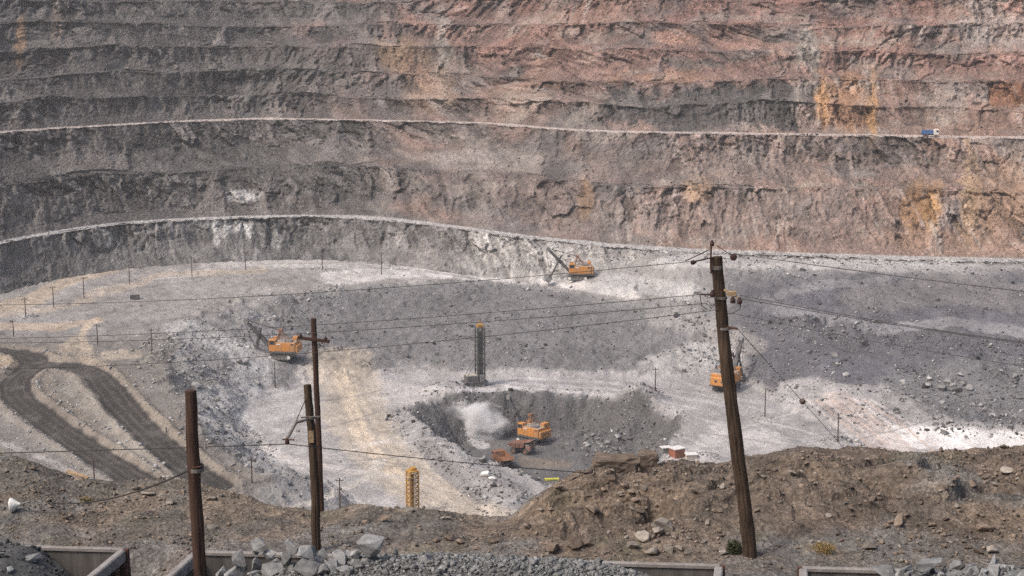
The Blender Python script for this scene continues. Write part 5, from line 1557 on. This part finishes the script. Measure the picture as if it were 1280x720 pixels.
# middle pole with the cantilever
b3 = cast_near(397, 690)
P3 = log_pole('utility_pole', 'middle wooden pole carrying a bent steel cantilever arm', b3, ppt(385, 481, b3.y), .130, .105, 'wood')
def L3(px, py, dy=0.0): return ppt(px, py, b3.y + dy) - b3
MB().tube([L3(399, 521, -.16), L3(386, 524, -.18), L3(370, 528, -.5), L3(363, 541, -.9), L3(358, 549, -1.1)], [.035, .035, .045, .045, .04], 8).build('cantilever_arm', M['tube'], P3)
MB().tube([L3(376, 522, -.3), L3(400, 520.5, -.16)], .022, 6).build('cross_tube', M['tube'], P3)
MB().tube([L3(382, 499, -.1), L3(369, 529, -.5)], .013, 6).build('tie_rod', M['wire'], P3)
insul(P3, L3(359, 552, -1.1), .8)
MB().tube([L3(353, 549, -1.1), L3(368, 550, -1.1)], .02, 6).build('clamp', M['rust'], P3)
MB().box(-.07, .07, -.02, .02, -.16, .16).build('yellow_plate', M['tan'], P3).location = L3(389, 546, -.135)
# thin tall pole with a crossarm, standing down the slope
b4 = ppt(403, 668, 60.0); b4.z = float(near_z(np.array([b4.x]), np.array([b4.y]))[0])
P4 = log_pole('utility_pole', 'thin tall pole with a wooden crossarm behind the middle pole', b4, ppt(393, 398, 60.0), .135, .105, 'woodred')
def L4(px, py, dy=0.0): return ppt(px, py, 60.0 + dy) - b4
MB().bar(L4(372, 422, -.14), L4(412, 427, -.14), .11).build('crossarm', M['woodred'], P4)
MB().bar(L4(398, 436, -.1), L4(404, 427, -.14), .03).build('arm_brace', M['rust'], P4)
insul(P4, L4(376, 420, -.14), .9); insul(P4, L4(407, 423.5, -.14), .9)

# ------------------------------------------------------------------ wires
def wire(label, a, b, sag, rad=.0095, n=40, name='overhead_wire', cat='wire', group='overhead wires along the rim'):
    a, b = Vector(a), Vector(b)
    pts = [a.lerp(b, i / n) - Vector((0, 0, 4 * sag * (i / n) * (1 - i / n))) for i in range(n + 1)]
    o = MB().tube(pts, rad, 6).build(name, M['wire'])
    return tag(o, label, cat, group)
wire('highest wire running left from the tip of the leaning pole', ppt(862, 327, PD - .5), ppt(-120, 381, 62), .35)
wire('upper of the close wire pair running left from the leaning pole', ppt(876, 368, PD - .3), ppt(-120, 424, 62), .30)
wire('lower of the close wire pair running left from the leaning pole', ppt(884, 379, PD - .2), ppt(-120, 428, 62), .35)
wire('lowest wire running left from the leaning pole', ppt(898, 387, PD - .15), ppt(-120, 462, 64), .45)
wire('highest wire running right from the tip of the leaning pole', ppt(918, 317, PD - .2), ppt(1420, 380, 36), .05)
wire('upper of the close wire pair running right from the leaning pole', ppt(925, 369, PD - .25), ppt(1420, 444, 36), .12)
wire('lower of the close wire pair running right from the leaning pole', ppt(925, 373, PD - .25), ppt(1420, 447, 36), .08)
wire('lowest faint wire running right from the leaning pole', ppt(912, 391, PD - .15), ppt(1420, 478, 36), .10, .007)
# contact wire held by the cantilever
cw = ppt(360, 555, b3.y - 1.1)
wire('contact wire running left from the cantilever arm', cw, ppt(-150, 570, b3.y - .5), .02, .014)
wire('contact wire running right from the cantilever arm into the mound', cw, ppt(745, 592, 46.6), .05, .012)
# guy cables
ga = b2 + L2(238, 587, 0)
e_ = cast_near(60, 630)
o = wire('thick slack guy cable running from the leftmost pole to the left bank', ga, e_ + Vector((0, 0, .05)), .28, .020, 40, 'guy_cable', 'cable', 'guy cables')
ge = cast_near(1060, 566)
gs = base + L1(922, 411, -.2)
gw = empty('guy_wire', gs); tag(gw, 'guy wire with a brown insulator slanting down right of the leaning pole', 'cable', 'guy cables')
MB().tube([Vector((0, 0, 0)), (ge - gs) * .5, ge - gs], .008, 6).build('cable', M['wire'], gw)
insul(gw, (ge - gs) * .535, 1.1, (ge - gs))
# ================================================================== DUST AND HAZE
def dust(name, label, px, py, lift, size, dens, seed):
    p = cast(px, py, pit_z) + Vector((0, 0, lift))
    bm = bmesh.new(); bmesh.ops.create_icosphere(bm, subdivisions=3, radius=1.0)
    me = bpy.data.meshes.new(name); bm.to_mesh(me); bm.free()
    m, nt, b = new_mat(name); nt.nodes.remove(b)
    N, L = nt.nodes.new, nt.links.new
    tc = N('ShaderNodeTexCoord')
    mp = N('ShaderNodeMapping'); mp.inputs['Location'].default_value = (seed, seed * .7, 0)
    L(tc.outputs['Object'], mp.inputs['Vector'])
    n = N('ShaderNodeTexNoise'); n.inputs['Scale'].default_value = 2.1; n.inputs['Detail'].default_value = 6; n.inputs['Distortion'].default_value = .6
    L(mp.outputs['Vector'], n.inputs['Vector'])
    ln = N('ShaderNodeVectorMath'); ln.operation = 'LENGTH'; L(tc.outputs['Object'], ln.inputs[0])
    fo = N('ShaderNodeMapRange'); fo.inputs['From Min'].default_value = 0.0; fo.inputs['From Max'].default_value = 1.0; fo.inputs['To Min'].default_value = .24; fo.inputs['To Max'].default_value = -.40
    L(ln.outputs['Value'], fo.inputs['Value'])
    ad = N('ShaderNodeMath'); ad.operation = 'ADD'; L(n.outputs['Fac'], ad.inputs[0]); L(fo.outputs['Result'], ad.inputs[1])
    mr = N('ShaderNodeMapRange'); mr.inputs['From Min'].default_value = .40; mr.inputs['From Max'].default_value = .75; mr.inputs['To Min'].default_value = 0; mr.inputs['To Max'].default_value = dens
    L(ad.outputs[0], mr.inputs['Value'])
    v = N('ShaderNodeVolumePrincipled'); v.inputs['Color'].default_value = (.985, .985, .99, 1); v.inputs['Anisotropy'].default_value = .0
    L(mr.outputs['Result'], v.inputs['Density'])
    L(v.outputs['Volume'], nt.nodes['Material Output'].inputs['Volume'])
    o = mesh_obj(name, me, m); o.location = p; o.scale = size
    tag(o, label, 'dust', None, 'stuff')
dust('dust_cloud', 'white cloud of dust rising beside the trucks in the sunken pit', 600, 545, 4.0, (15.0, 8.0, 11.5), 1.6, 8.4)

def haze(density):
    me = bpy.data.meshes.new('haze')
    bm = bmesh.new(); bmesh.ops.create_cube(bm, size=1.0)
    x0, x1, y0, y1, z0, z1 = -560, 560, -30, 1120, -25, 150
    for v in bm.verts: v.co = Vector(((x0 + x1) / 2 + v.co.x * (x1 - x0), (y0 + y1) / 2 + v.co.y * (y1 - y0), (z0 + z1) / 2 + v.co.z * (z1 - z0)))
    bm.to_mesh(me); bm.free()
    m, nt, b = new_mat('haze'); nt.nodes.remove(b)
    v = nt.nodes.new('ShaderNodeVolumePrincipled'); v.inputs['Color'].default_value = (.94, .94, .95, 1); v.inputs['Density'].default_value = density; v.inputs['Anisotropy'].default_value = .2
    nt.links.new(v.outputs['Volume'], nt.nodes['Material Output'].inputs['Volume'])
    o = mesh_obj('haze', me, m); tag(o, 'thin dusty haze filling the pit', 'haze', None, 'stuff')
haze(.00013)
